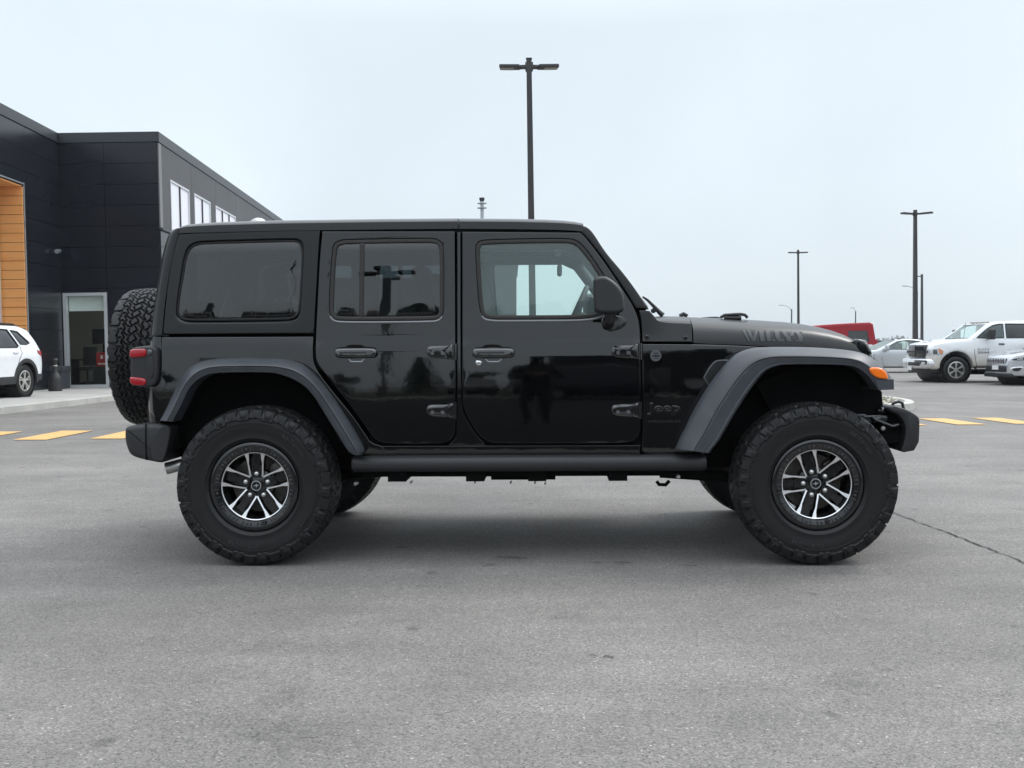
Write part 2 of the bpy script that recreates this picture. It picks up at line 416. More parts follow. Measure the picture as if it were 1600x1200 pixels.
# ================================================================== ground, markings, kerbs
def asphalt():
    m = bpy.data.materials.new('asphalt'); m.use_nodes = True; t = m.node_tree; b = t.nodes['Principled BSDF']; L = t.links.new
    tcn = t.nodes.new('ShaderNodeTexCoord'); src = tcn.outputs['Object']
    def noise(sc, det=4, rg=.6, vec=None):
        n = t.nodes.new('ShaderNodeTexNoise'); n.inputs['Scale'].default_value = sc; n.inputs['Detail'].default_value = det; n.inputs['Roughness'].default_value = rg; L(vec or src, n.inputs[0]); return n.outputs[0]
    def mrange(s, a, b_, c, d):
        q = t.nodes.new('ShaderNodeMapRange'); L(s, q.inputs[0])
        for i, v in enumerate((a, b_, c, d)): q.inputs[i + 1].default_value = v
        return q.outputs[0]
    def mul(a, b_):
        q = t.nodes.new('ShaderNodeMath'); q.operation = 'MULTIPLY'; L(a, q.inputs[0]); L(b_, q.inputs[1]); return q.outputs[0]
    vo = t.nodes.new('ShaderNodeTexVoronoi'); vo.inputs['Scale'].default_value = 165; L(src, vo.inputs[0])
    sv = t.nodes.new('ShaderNodeSeparateColor'); L(vo.outputs['Color'], sv.inputs[0])
    spk = mrange(sv.outputs[0], 0, 1, .68, 1.33)
    fine = mrange(noise(60, 4, .8), .3, .7, .80, 1.20)
    bright = mrange(sv.outputs[1], .985, .992, 1, 1.9)      # scattered pale stones
    darkp = mrange(sv.outputs[2], .955, .97, 1, .5)         # scattered pits
    big = mrange(noise(.35, 5), .3, .7, .73, 1.22); med = mrange(noise(2.2, 5, .65), .3, .7, .90, 1.09)
    mp = t.nodes.new('ShaderNodeMapping'); mp.inputs['Scale'].default_value = (.25, 2.2, 1); mp.inputs['Rotation'].default_value = (0, 0, rad(6)); L(src, mp.inputs[0])
    streak = mrange(noise(1.6, 5, .6, mp.outputs[0]), .35, .7, .93, 1.07)
    f = mul(mul(mul(spk, fine), mul(bright, darkp)), mul(big, mul(med, streak)))
    vs = t.nodes.new('ShaderNodeVectorMath'); vs.operation = 'SCALE'; vs.inputs[0].default_value = (.172, .162, .152); L(f, vs.inputs['Scale']); L(vs.outputs[0], b.inputs['Base Color'])
    L(mrange(noise(1.1, 4), .3, .7, .70, .86), b.inputs['Roughness']); b.inputs['Specular IOR Level'].default_value = .35
    # worn wheel lanes, oil spots and old patch edges
    wv = t.nodes.new('ShaderNodeTexNoise'); wv.inputs['Scale'].default_value = .9; wv.inputs['Detail'].default_value = 8; wv.inputs['Roughness'].default_value = .72; wv.inputs['Distortion'].default_value = 1.4; L(src, wv.inputs[0])
    f = mul(f, mrange(wv.outputs[0], .58, .72, 1, .78)); f = mul(f, mrange(noise(5.5, 2, .4), .69, .75, 1, .68))
    L(f, vs.inputs['Scale'])
    bp = t.nodes.new('ShaderNodeBump'); bp.inputs['Strength'].default_value = .45; bp.inputs['Distance'].default_value = .006; L(spk, bp.inputs['Height']); L(bp.outputs[0], b.inputs['Normal'])
    return m
def roadpaint():
    m = mat('road_paint', (.70, .45, .13), .7); t = m.node_tree; b = t.nodes['Principled BSDF']; L = t.links.new
    tcn = t.nodes.new('ShaderNodeTexCoord'); n = t.nodes.new('ShaderNodeTexNoise'); n.inputs['Scale'].default_value = 9; n.inputs['Detail'].default_value = 10; n.inputs['Roughness'].default_value = .75; L(tcn.outputs['Object'], n.inputs[0])
    r = t.nodes.new('ShaderNodeMapRange'); r.inputs[1].default_value = .54; r.inputs[2].default_value = .66; L(n.outputs[0], r.inputs[0])
    mx_ = t.nodes.new('ShaderNodeMix'); mx_.data_type = 'RGBA'; mx_.inputs[6].default_value = (.60, .355, .125, 1); mx_.inputs[7].default_value = (.36, .25, .13, 1); L(r.outputs[0], mx_.inputs[0]); L(mx_.outputs[2], b.inputs['Base Color'])
    return m
M['asphalt'] = asphalt(); M['yellow'] = roadpaint()
def axis_(lo, hi, fine):
    r = [-3000, -1200, -500, -250, -120, -80]; r = [q for q in r if q < lo] + list(np.linspace(lo, hi, fine)) + [q for q in (80, 120, 250, 500, 1200, 3000) if q > hi]; return r
xs, ys = axis_(-60, 60, 81), axis_(-60, 70, 261)
mb = MB(); mb.v = [(x, y, G(x, y)) for y in ys for x in xs]; n = len(xs)
mb.f = [(j * n + i, j * n + i + 1, (j + 1) * n + i + 1, (j + 1) * n + i) for j in range(len(ys) - 1) for i in range(n - 1)]; mb.m = [0] * len(mb.f)
tag(mb.build('parking_lot_ground', M['asphalt'], ang=0), kind='structure')
# dark ground sheet added to deepen the door reflections, and grass verge behind the camera (mirrored in the doors)
for nm, m_, y0, y1, up in (('added_dark_ground', M['dark_ground'], -19, 2.7, .004), ('grass_verge', M['lawn'], -60, -19.2, .10), ('verge_kerb', M['kerb'], -19.2, -19, .13)):
    q = MB(); q.box(-60, y0, -.2, 60, y1, up); tag(q.build(nm, m_, smooth=False), kind='structure')
# row of yellow bars across the drive behind the suv
def strip(poly, up=.008, sub=8):
    a, b, c, d = [Vector(p) for p in poly]; V = []; mb = MB()
    for i in range(sub + 1):
        for p, q in ((a, d), (b, c)):
            v = p.lerp(q, i / sub); V.append((v.x, v.y, G(v.x, v.y) + up))
    mb.add(V, [(2 * i, 2 * i + 1, 2 * i + 3, 2 * i + 2) for i in range(sub)]); return mb
pl, pr = gnd(46, 688), gnd(1519, 664)
dx = (pr.x - pl.x) / 14
for k in range(-3, 19):
    x = pl.x + dx * k; y = pl.y + (pr.y - pl.y) * (x - pl.x) / (pr.x - pl.x)
    o = strip([(x - .215, y), (x + .215, y), (x + .215, y + 1.52), (x - .215, y + 1.52)]).build('crosswalk_bar', M['yellow'], smooth=False)
    tag(o, kind='structure', group='yellow bars painted across the drive')
# sealed crack running out from under the front tyre, smaller cracks
def crack(pix, w0, nm, seed=1):
    rnd = random.Random(seed); P = [gnd(x, y) for x, y in pix]; R_ = resample([(p.x, p.y) for p in P], 60); V = []
    for i, p in enumerate(R_):
        d = (R_[min(i + 1, 59)] - R_[max(i - 1, 0)]).normalized(); nrm = Vector((-d.y, d.x)); o = nrm * rnd.uniform(-.012, .012); w_ = w0 * rnd.uniform(.45, 1.3)
        for s in (-1, 1): q = p + o + nrm * (s * w_); V.append((q.x, q.y, G(q.x, q.y) + .005))
    mb = MB(); mb.add(V, [(2 * i, 2 * i + 1, 2 * i + 3, 2 * i + 2) for i in range(59)])
    tag(mb.build(nm, M['crack'], smooth=False), kind='structure')
crack([(1385, 798), (1420, 811), (1470, 829), (1510, 845), (1560, 864), (1660, 905), (1800, 962)], .0055, 'asphalt_crack', 2)
crack([(921, 1024.5), (928, 1025.5), (934, 1026)], .003, 'asphalt_crack', 5)
crack([(944, 1026), (952, 1027), (960, 1029)], .0055, 'asphalt_crack', 6)
crack([(776, 871), (800, 872), (822, 873.5)], .008, 'asphalt_crack', 9)
crack([(962, 879), (972, 880), (984, 880)], .007, 'asphalt_crack', 12)
crack([(1068, 884), (1078, 885), (1088, 884.5)], .006, 'asphalt_crack', 15)
# raised concrete apron and its kerb on the building side
k0, k1 = gnd(-60, 655), gnd(172, 627)
kx = lambda y: k0.x + (k1.x - k0.x) * (y - k0.y) / (k1.y - k0.y)
def apron(x0f, x1f, y0, y1, h0, h1, nm, m, steps=30):
    mb = MB(); V = []
    for i in range(steps + 1):
        y = y0 + (y1 - y0) * i / steps; xa, xb = x0f(y), x1f(y); g = G(xa, y)
        V += [(xa, y, g - .3), (xa, y, g + h0), (xb, y, g + h1), (xb, y, g - .3)]
    F_ = [(i * 4 + a, i * 4 + a + 1, i * 4 + 5 + a, i * 4 + 4 + a) for i in range(steps) for a in range(3)] + [(0, 1, 2, 3), (steps * 4 + 3, steps * 4 + 2, steps * 4 + 1, steps * 4)]
    mb.add(V, F_); return tag(mb.build(nm, m, ang=30), kind='structure')
YE = k1.y + .55
apron(lambda y: kx(y) - .17, lambda y: kx(y), 4, YE, .13, .12, 'kerb', M['kerb'])
apron(lambda y: -40, lambda y: kx(y) - .172, 4, 30.4, .145, .126, 'sidewalk', M['concrete'])
apron(lambda y: kx(YE) - .174, lambda y: -4.5, YE - .17, YE, .13, .13, 'kerb', M['kerb'], 2)
apron(lambda y: kx(YE) - .174, lambda y: -4.5, YE - .168, 62, .128, .128, 'sidewalk', M['concrete'], 20)
# planted island beyond the front bumper
ic = Vector((6.0, 21.4, 0)); mb = MB(); mi = MB(); N = 40
def isl(r, i):
    a = 2 * math.pi * i / N; c, s = math.cos(a), math.sin(a); return (ic.x + (1.9 + r) * math.copysign(abs(c) ** .8, c), ic.y + .6 + (3.0 + r) * s)
V = []
for i in range(N):
    for r, h in ((0, -.2), (0, .13), (-.03, .15), (-.17, .15), (-.18, .09)): x, y = isl(r, i); V.append((x, y, G(x, y) + h))
mb.add(V, [(i * 5 + a, i * 5 + a + 1, ((i + 1) % N) * 5 + a + 1, ((i + 1) % N) * 5 + a) for i in range(N) for a in range(4)]); tag(mb.build('island_kerb', M['kerb'], ang=40), kind='structure')
V = [(*isl(-.16, i), G(ic.x, ic.y) + .10) for i in range(N)]; mi.add(V, [tuple(range(N))]); tag(mi.build('island_soil', M['stone'], smooth=False), kind='structure')
rn = random.Random(4); ms = MB(); mw = MB()
for _ in range(420):
    a = rn.uniform(0, 2 * math.pi); q = math.sqrt(rn.random()); x, y = isl(0, 0); x = ic.x + 1.66 * q * math.cos(a); y = ic.y + .6 + 2.75 * q * math.sin(a); z = G(x, y) + .10; r = rn.uniform(.02, .075)
    bm = bmesh.new(); bmesh.ops.create_icosphere(bm, subdivisions=1, radius=r)
    for v in bm.verts: v.co = Vector((v.co.x * rn.uniform(.8, 1.3), v.co.y * rn.uniform(.8, 1.3), v.co.z * .7)) + Vector((x, y, z + r * .3))
    ms.bm(bm)
tag(ms.build('island_gravel', M['stone'], smooth=False, fix=False), label='pale rounded gravel covering the small kerbed island beyond the front bumper', cat='gravel', kind='stuff')
for _ in range(900):
    a = rn.uniform(0, 2 * math.pi); q = math.sqrt(rn.random()); x = ic.x + 1.62 * q * math.cos(a); y = ic.y + .6 + 2.7 * q * math.sin(a); z = G(x, y) + .10; h = rn.uniform(.04, .15); b = rn.uniform(0, 6.28); dx_, dy_ = .012 * math.cos(b), .012 * math.sin(b); lx, ly = rn.uniform(-.05, .05), rn.uniform(-.05, .05)
    mw.add([(x - dx_, y - dy_, z), (x + dx_, y + dy_, z), (x + lx, y + ly, z + h)], [(0, 1, 2)])
tag(mw.build('island_weeds', M['weed'], smooth=False, fix=False), label='sparse yellow-green weeds growing among the gravel on the kerbed island', cat='weeds', kind='stuff')
# ================================================================== the black off-road suv
def W(x, z):
    if z <= 1.168: b = .803 - .098 * (z - .85) ** 2
    elif z < 1.215:
        t = (z - 1.168) / .047; b = .7931 - .0028 * t - .0085 * t * t * (2.2 - 1.2 * t)
    else: b = .7818 - .07 * (z - 1.215)
    if x > .62: b -= .085 * (x - .62) ** 1.35
    return b
suv = empty('off_road_suv', (X0, Y0, 0), -YAW, -LEAN, label='black lifted four-door off-road suv with chunky tyres, parked side-on across the lot', cat='suv')
def JP(pts, s=W): return [J(x, y, s) for x, y in pts]
def sm(pts, n=2, s=W): return JP(chaikin(pts, n), s)

# ---- inner tub, floor, firewall, wheel wells (what shows dark through gaps and arches)
mb = MB()
mb.box(-2.02, -.60, .56, -.93, .60, 1.20); mb.box(-.95, -.768, .58, .60, .768, .64)
for s in (-1, 1):
    mb.box(-.90, min(s * .768, s * .74), .60, .58, max(s * .768, s * .74), 1.17)
    mb.box(-2.0, min(s * .60, s * .775), 1.05, -.86, max(s * .60, s * .775), 1.19)
mb.box(.58, -.72, .52, .66, .72, 1.22); mb.box(.62, -.50, .50, 1.78, .50, 1.08); mb.box(.60, -.69, 1.06, 1.10, .69, 1.20); mb.box(1.09, -.62, 1.0, 1.70, .62, 1.185)
mb.box(-2.06, -.74, .62, -1.98, .74, 1.21)
mb.build('body_shell', M['dark'], suv, smooth=False)

# ---- rear quarter panel (lower body) with arch
arch_r_mid = [(262, 657), (278, 622), (294, 592), (312, 574), (332, 569), (390, 568), (438, 570), (462, 577), (480, 590), (500, 618), (522, 652), (548, 694)]
q = [(253, 527), (253, 527), (489.5, 526), (489.5, 526), (488.5, 551), (490, 568), (499, 585), (523, 616), (550, 648), (568, 675), (580, 693), (600, 697), (600, 713), (600, 713), (556, 713), (556, 713)] + arch_r_mid[::-1] + [(250, 660), (250, 660)]
q = chaikin(q, 2)
both(panel(JP(q), W=W, g=.05, th=.03, r=.004), 'quarter_panel', M['paint'], suv, wn=True)
# ---- rear corner of the tub, wrapping round to the tail
def corner(rows, W0, n=10, rr=.10):
    """rows of (py, px seam, px rear)"""
    mb = MB(); m = 2 * n + 3
    for y, xs, xr in rows:
        (x0, z0) = J(xs, y, W); ww = W(x0, z0)
        (x1, _) = J(xr, y, ww - rr * .7); xa = x0 - min(rr, (x0 - x1) * .9) * 0
        row = [(x0, -ww, z0)]
        for k in range(n + 1):
            a = math.pi / 2 * k / n; row.append((x1 + (x0 - .012 - x1) * (1 - math.sin(a)) , -(ww - rr * (1 - math.cos(a))), z0))
        row += [(x, -y_, z) for x, y_, z in row[::-1]]
        mb.v += row; m = len(row)
    for i in range(len(rows) - 1):
        for k in range(m - 1): mb.f.append((i * m + k, i * m + k + 1, (i + 1) * m + k + 1, (i + 1) * m + k))
    # roll the top and bottom edge inwards
    for i, dz in ((0, .0), (len(rows) - 1, .0)):
        b = len(mb.v); mb.v += [(x + .03, y * .96, z + dz) for x, y, z in mb.v[i * m:(i + 1) * m]]
        mb.f += [(i * m + k, i * m + k + 1, b + k + 1, b + k) for k in range(m - 1)]
    mb.m = [0] * len(mb.f); return mb
corner([(526.5, 252, 235.5), (530, 252, 234), (536, 252, 233), (560, 252, 232.5), (600, 252, 230.5), (640, 252, 231), (655, 252, 233), (668, 252, 236)], W).build('rear_corner', M['paint'], suv, ang=50)
# ---- hardtop: sides, rear corner, roof
side = [(254.5, 522.5), (254.5, 522.5), (258, 480), (265, 420), (272, 388), (279, 366.5), (279, 366.5), (289, 364.5), (380, 361.5), (500, 358.5), (500, 358.5), (497, 400), (494.5, 450), (492, 490), (490.5, 521), (490.5, 521)]
qwin = [(276, 484), (280, 455), (285, 425), (289, 402), (295, 388), (305, 381.5), (322, 379.5), (400, 377.5), (452, 376), (466, 377), (472, 385), (472.5, 405), (470.5, 440), (468, 478), (465, 491), (456, 497), (440, 498.5), (360, 499.5), (302, 500), (286, 499), (278, 493)]
qo = [((x - 374) * 1.018 + 374, (y - 438) * (1.085 if y > 438 else 1.05) + 438.0) for x, y in qwin]
sideL, qwL = sm(side), sm(qwin, 2)
both(panel(sideL, [JP(chaikin(qo, 2))], W=W, g=.05, th=.03, r=.006, back=True), 'hardtop_side', M['hardtop'], suv, wn=True)
def frame_strip(inner, outer, W, d_out, d_in, depth=.03):
    """sloping reveal between an opening's outer outline (flush) and an inner outline (recessed)"""
    n = 120; a = resample(list(outer) + [outer[0]], n + 1)[:-1]; b = resample(list(inner) + [inner[0]], n + 1)[:-1]
    # start both loops at the same bearing
    c = sum(a, Vector((0, 0))) / n
    def rot(l):
        k = min(range(n), key=lambda i: abs(math.atan2(l[i].y - c.y, l[i].x - c.x) + 2.5)); return l[k:] + l[:k]
    a, b = rot([Vector(p) for p in ccw([tuple(p) for p in a])]), rot([Vector(p) for p in ccw([tuple(p) for p in b])])
    mb = MB()
    for l, d in ((a, d_out), (b, d_in), (b, d_in + depth)):
        mb.v += [(p.x, -(W(p.x, p.y) - d), p.y) for p in l]
    for r_ in range(2):
        mb.f += [(r_ * n + i, r_ * n + (i + 1) % n, (r_ + 1) * n + (i + 1) % n, (r_ + 1) * n + i) for i in range(n)]
    mb.m = [0] * len(mb.f); return mb
rv = frame_strip(qwL, JP(chaikin(qo, 2)), W, .004, .022)
both(rv, 'window_reveal', M['hardtop'], suv)
for o_, mm in zip(both(panel(qwL, W=W, g=.08, th=.004, r=.001, proud=-.012), 'quarter_window', M['tint'], suv), (0, 1)):
    pass
both(ring_tube(qwL, W, (.007, .006), proud=-.012), 'window_seal', M['rubber'], suv)
corner([(356.5, 281.5, 279), (358, 280.5, 270), (362, 279.5, 265), (368, 278, 261.5), (380, 274.5, 257.5), (400, 269.5, 252.5), (420, 265.5, 249), (454, 260, 243.5), (490, 256, 239), (523, 253, 235)], W).build('hardtop_rear', M['hardtop'], suv, ang=50)
def roof(rows, wf, n=16, pw=5.0, nm='roof', m=None):
    """rows: (px, py crown, py gutter)"""
    mb = MB(); L = 0
    for x, yt, yg in rows:
        xl, zg = J(x, yg, W); _, zt = J(x, yt, .45); ww = W(xl, zg) + wf; row = []
        for k in range(n + 1):
            a = math.pi * k / n; c, s = math.cos(a), math.sin(a)
            row.append((xl, -ww * math.copysign(abs(c) ** (2 / pw), c), zg + (zt - zg) * s ** (2 / pw)))
        row = [(xl, -ww + .01, zg - .006)] + row + [(xl, ww - .01, zg - .006)]
        mb.v += row; L = len(row)
    for i in range(len(rows) - 1):
        for k in range(L - 1): mb.f.append((i * L + k, i * L + k + 1, (i + 1) * L + k + 1, (i + 1) * L + k))
    for i in (0, len(rows) - 1): mb.f.append(tuple(range(i * L, (i + 1) * L)))
    b = len(mb.v)    # headliner face closes the underside
    mb.f += [(i * L, (i + 1) * L, (i + 1) * L + L - 1, i * L + L - 1) for i in range(len(rows) - 1)]
    mb.m = [0] * (len(mb.f) - len(rows) + 1) + [1] * (len(rows) - 1)
    return mb.build(nm, m, suv, ang=35)
roof([(280.5, 357.5, 365), (290, 354.5, 364), (310, 352.5, 363.5), (340, 350.5, 363), (440, 347.7, 360.5), (600, 345.5, 358.5), (715, 344.6, 357.5)], .004, nm='hardtop_roof', m=[M['hardtop'], M['liner']])
roof([(718.5, 344.7, 357.5), (800, 345.3, 358), (850, 346.5, 358.8), (880, 348, 359.5), (898, 350, 360.5), (911.5, 352.6, 362)], .004, nm='roof_panel', m=[M['hardtop'], M['liner']])
# dark tube standing in for the shaded drip gap under the roof edge
dr = MB(); pr = [J(x, y, W) for x, y in ((289, 368), (380, 365), (500, 362), (620, 361), (715, 360), (800, 360.6), (880, 362.3), (906, 364))]
dr.tube([(x, -(W(x, z) - .012), z) for x, z in pr], .010, 6); both(dr, 'drip_gap_shade', M['dark'], suv)

# ---- windscreen frame and screen
pil = [(909, 352.5), (909, 352.5), (917, 354), (926, 362), (946, 394), (968, 419), (988, 444.5), (1014, 483), (1014, 483), (993.5, 482), (993.5, 482), (980, 459.5), (959, 428), (936, 395), (913, 367), (908, 364), (908, 364)]
pilL = JP(chaikin(pil, 2))
mb = panel(pilL, W=W, g=.05, th=.075, r=.008, back=True); both(mb, 'windscreen_frame', M['satin'], suv, wn=True)
xt, zt = J(917, 357, .7); xb, zb = J(1008, 482, .7); sc = MB()
Mw = Matrix.Translation(((xt + xb) / 2, 0, (zt + zb) / 2)) @ Matrix.Rotation(math.atan2(zb - zt, xb - xt) * -1, 4, 'Y')
Lw = math.hypot(xb - xt, zb - zt)
hd = MB(); hd.bbox(-Lw / 2 - .01, -.70, -.03, -Lw / 2 + .09, .68, .002, .012, M=Mw); hd.bbox(Lw / 2 - .07, -.70, -.03, Lw / 2 + .01, .70, .02, .012, M=Mw); hd.build('windscreen_header', M['satin'], suv)
sc.add([tuple(Mw @ Vector(p)) for p in ((-Lw / 2 + .08, -.66, 0), (Lw / 2 - .06, -.70, 0), (Lw / 2 - .06, .70, 0), (-Lw / 2 + .08, .66, 0))], [(0, 1, 2, 3)])
sc.build('windscreen', M['clear'], suv, smooth=False, fix=False)
# ---- cowl panel at the foot of the pillar
cow = [(998.5, 484.5), (998.5, 484.5), (1015, 485.5), (1015, 485.5), (1023, 494), (1034, 505), (1030, 515), (1020, 534), (1020, 534.5), (1003.5, 534.5), (1003.5, 534.5), (1003, 516), (1001, 498)]
cow = [(998.5, 484.5), (998.5, 484.5), (1015, 485.5), (1015, 485.5), (1022, 493.5), (1030, 503), (1081, 505), (1081, 505), (1082, 534.5), (1082, 534.5), (1003.5, 534.5), (1003.5, 534.5), (1002.5, 515), (1001, 498)]
def Wc(x, z): return W(x, z) - .012 * sstep(1.20, 1.34, z) * sstep(.62, .78, x)
co = both(panel(JP(chaikin(cow, 2), Wc), W=Wc, g=.04, th=.04, r=.006), 'cowl_panel', M['satin'], suv, wn=True)
def hoodrows(rows, nm, n=18, pw=3.6, ex=0):
    mb = MB(); L = 0
    for x, yt, yb, ww in rows:
        xl, zb_ = J(x, yb, ww); _, zt_ = J(x, yt, .30); row = []
        for k in range(n + 1):
            a = math.pi * k / n; c, s = math.cos(a), math.sin(a)
            v = -ww * math.copysign(abs(c) ** (2 / pw), c); bulge = .0
            row.append((xl, v, zb_ + (zt_ - zb_) * s ** (2 / pw) - bulge))
        row = [(xl, -ww + .02, zb_)] + row + [(xl, ww - .02, zb_)]; mb.v += row; L = len(row)
    for i in range(len(rows) - 1):
        for k in range(L - 1): mb.f.append((i * L + k, i * L + k + 1, (i + 1) * L + k + 1, (i + 1) * L + k))
    for i in (0, len(rows) - 1): mb.f.append(tuple(range(i * L, (i + 1) * L)))
    mb.m = [0] * len(mb.f); return mb.build(nm, M['satin'], suv, ang=50)
hoodrows([(1024, 494.5, 510, .735), (1050, 493.8, 516, .733), (1080.5, 494.2, 520, .729)], 'cowl_top', n=18)
HOOD = [(1083.5, 494.6, 536, .728), (1120, 495.8, 537.5, .716), (1160, 497.2, 539, .702), (1200, 499.3, 541, .687), (1240, 501.8, 542.5, .671), (1270, 504.8, 544.5, .659), (1295, 509.2, 546.5, .648), (1315, 514.5, 548, .639), (1330, 520, 549, .632), (1341, 526.5, 550, .625), (1349, 533, 551, .618)]
hood = hoodrows(HOOD, 'hood')
def hood_s(px):
    for a, b in zip(HOOD, HOOD[1:]):
        if a[0] <= px <= b[0]:
            t = (px - a[0]) / (b[0] - a[0]); return [a[i] + (b[i] - a[i]) * t for i in range(4)]
    return HOOD[-1] if px > HOOD[0][0] else HOOD[0]
def on_hood(px, py, up=.002):
    """point on the hood's rounded flank under a traced pixel"""
    _, yt, yb, ww = hood_s(px); s = ww
    for _ in range(12):
        x, z = J(px, py, s); _, z0 = J(px, yb, ww); _, z1 = J(px, yt, .30)
        k = min(.999, max(0, (z - z0) / (z1 - z0))); s = ww * (1 - k ** 3.6) ** (1 / 3.6)
    k = min(.999, max(0.0, k)); nz = k ** 2.6; ny = ((s / ww) ** 2.6) * (z1 - z0) / ww; l = math.hypot(nz, ny)
    return (x, -(s + up * ny / l), z + up * nz / l)
# hood lettering: stencil capitals
def strokes():
    P = []; par = lambda x0, x1, w, y0=0, y1=1: [(x0, y1), (x0 + w, y1), (x1 + w, y0), (x1, y0)]
    P += [par(0, .26, .13), par(.20, .46, .15), par(.62, .46, .13), ]
    P += [par(.78, .86, .20)]
    P += [par(1.10, 1.17, .20), [(1.40, .17), (1.57, .17), (1.58, 0), (1.40, 0)]]
    P += [par(1.50, 1.62, .20, .17, 1), [(1.68, .17), (1.97, .17), (1.98, 0), (1.66, 0)]]
    P += [par(1.83, 2.02, .20, .42, 1), par(2.38, 2.24, .16, .5, 1), [(2.05, .46), (2.30, .46), (2.32, 0), (2.12, 0)]]
    P += [[(2.50, 1), (2.86, 1), (2.84, .84), (2.50, .84)], par(2.50, 2.66, .2, .42, .88), [(2.64, .50), (2.88, .45), (2.86, 0), (2.70, .0)], [(2.50, .14), (2.72, .14), (2.72, 0), (2.54, 0)]]
    return P
mb = MB()
for p in strokes():
    p2 = dense(ccw(p), .12); v, tri, _ = fill([p2], .12)
    pp = [on_hood(1160 + x / 2.9 * 95, 532.5 - y * 17 + (x / 2.9) * .5 + .6, .0015) for x, y in v]; mb.add(pp, tri)
mb.build('hood_lettering', M['decal'], hood, smooth=True, fix=False)
# hood catch, washer nozzle, front bump stop
mb = MB(); P = [J(x, y, .46) for x, y in ((1126, 496), (1132, 492.5), (1148, 491.3), (1158, 491), (1164, 492), (1168, 496.5))]
mb.tube([(x, -.46, z) for x, z in P], .009, 8); mb.tube([(P[0][0] + .02, -.46, P[0][1] - .002), (P[3][0], -.46, P[3][1] - .022)], .012, 8)
both(mb, 'hood_latch', M['plastic'], hood)
mb = MB(); P = [J(x, y, .40) for x, y in ((1062, 494), (1068, 490.5), (1074, 494))]; mb.tube([(x, -.40, z) for x, z in P], .012, 8); mb.build('washer_nozzle', M['plastic'], hood)
# wiper arm leaning against the screen
mb = MB(); P = [J(x, y, .5) for x, y in ((1004, 463.5), (1012, 469), (1022, 479), (1030, 487.5), (1036, 493))]
mb.tube([(x, -.50, z) for x, z in P], [.005, .008, .010, .013, .016], 8); x_, z_ = J(1021, 485.5, .56); mb.lathe([(0, -.58), (.014, -.58), (.014, -.54), (0, -.54)], 10, 'y', Matrix.Translation((x_, 0, z_)))
mb.build('wiper_arm', M['plastic'], suv)
# ---- front wing side panel under the hood
fen = [(1003.5, 537.5), (1003.5, 537.5), (1082, 537.8), (1165, 540.5), (1220, 545), (1220, 545), (1200, 560), (1170, 580), (1140, 620), (1110, 668), (1100, 700), (1100, 712), (1100, 712), (1003, 712), (1003, 697), (1003, 697), (1004, 672), (1004, 600)]
fender = both(panel(sm(fen, 2), W=W, g=.04, th=.03, r=.005), 'fender_panel', M['paint'], suv, wn=True)
# rocker below the doors, and the post between them
roc = [(575, 697), (575, 697), (1000, 696), (1000, 696), (1000, 714), (1000, 714), (575, 714), (575, 714)]
both(panel(JP(chaikin(roc, 1)), W=W, g=.07, th=.03, r=.003, proud=-.004), 'rocker_panel', M['paint'], suv, wn=True)
pst = [(714, 361), (714, 361), (719.5, 361), (719.5, 361), (719.5, 634), (728, 655), (745, 682), (757, 692), (757, 696), (757, 696), (700, 696), (700, 696), (710, 687), (714, 676)]
both(panel(JP(chaikin(pst, 2)), W=W, g=.06, th=.04, r=.003, proud=-.008), 'door_post', M['paint'], suv, wn=True)

# ---- dark inner frame behind the door gaps
fr_o = JP([(258, 521), (268, 440), (283, 368), (500, 362), (908, 362), (940, 392), (970, 430), (1001, 480), (1012, 530), (1012, 690), (600, 690), (560, 650), (500, 580), (486, 556), (486, 530), (258, 530)])
def Wi(x, z): return W(x, z) - .055
fd = [(722.5, 362), (722.5, 362), (906, 363.5), (906, 363.5), (913, 369), (935, 397), (958, 430), (979, 462), (991, 482), (997.5, 498), (1000, 518), (1000.5, 560), (1001, 640), (1000.5, 668), (998, 681), (989, 689), (974, 692.5), (930, 693), (780, 693), (768, 692), (757, 687.5), (745, 675), (732, 653), (723.5, 635), (722.5, 625)]
fw = [(743, 400), (742.8, 386), (747, 377.5), (760, 374.5), (860, 372.5), (893, 373), (905, 378), (917, 391), (932, 412), (948, 437), (956, 455), (957, 475), (951, 488), (940, 493), (925, 497), (900, 499), (800, 499.5), (768, 499.5), (755, 496), (749.5, 485), (746.5, 460)]
rd = [(504, 361.5), (504, 361.5), (710.5, 361.5), (710.5, 361.5), (711.5, 520), (712, 640), (711.5, 673), (708, 685), (698, 691.5), (684, 693.5), (612, 693.5), (596, 691.5), (584, 685), (572, 668), (556, 645), (528, 609), (504, 579), (494.5, 566), (493, 550), (494, 520), (497, 460), (500, 400)]
rw = [(514, 480), (515.5, 440), (518.5, 395), (521.5, 381), (531, 375.5), (548, 374), (668, 372.3), (683, 373.5), (691.5, 380), (693.8, 392), (694, 480), (692.5, 492), (686, 499), (673, 501), (536, 502), (521, 499.5), (515, 491)]
def shrink(p, d): return offs(ccw(p), d)
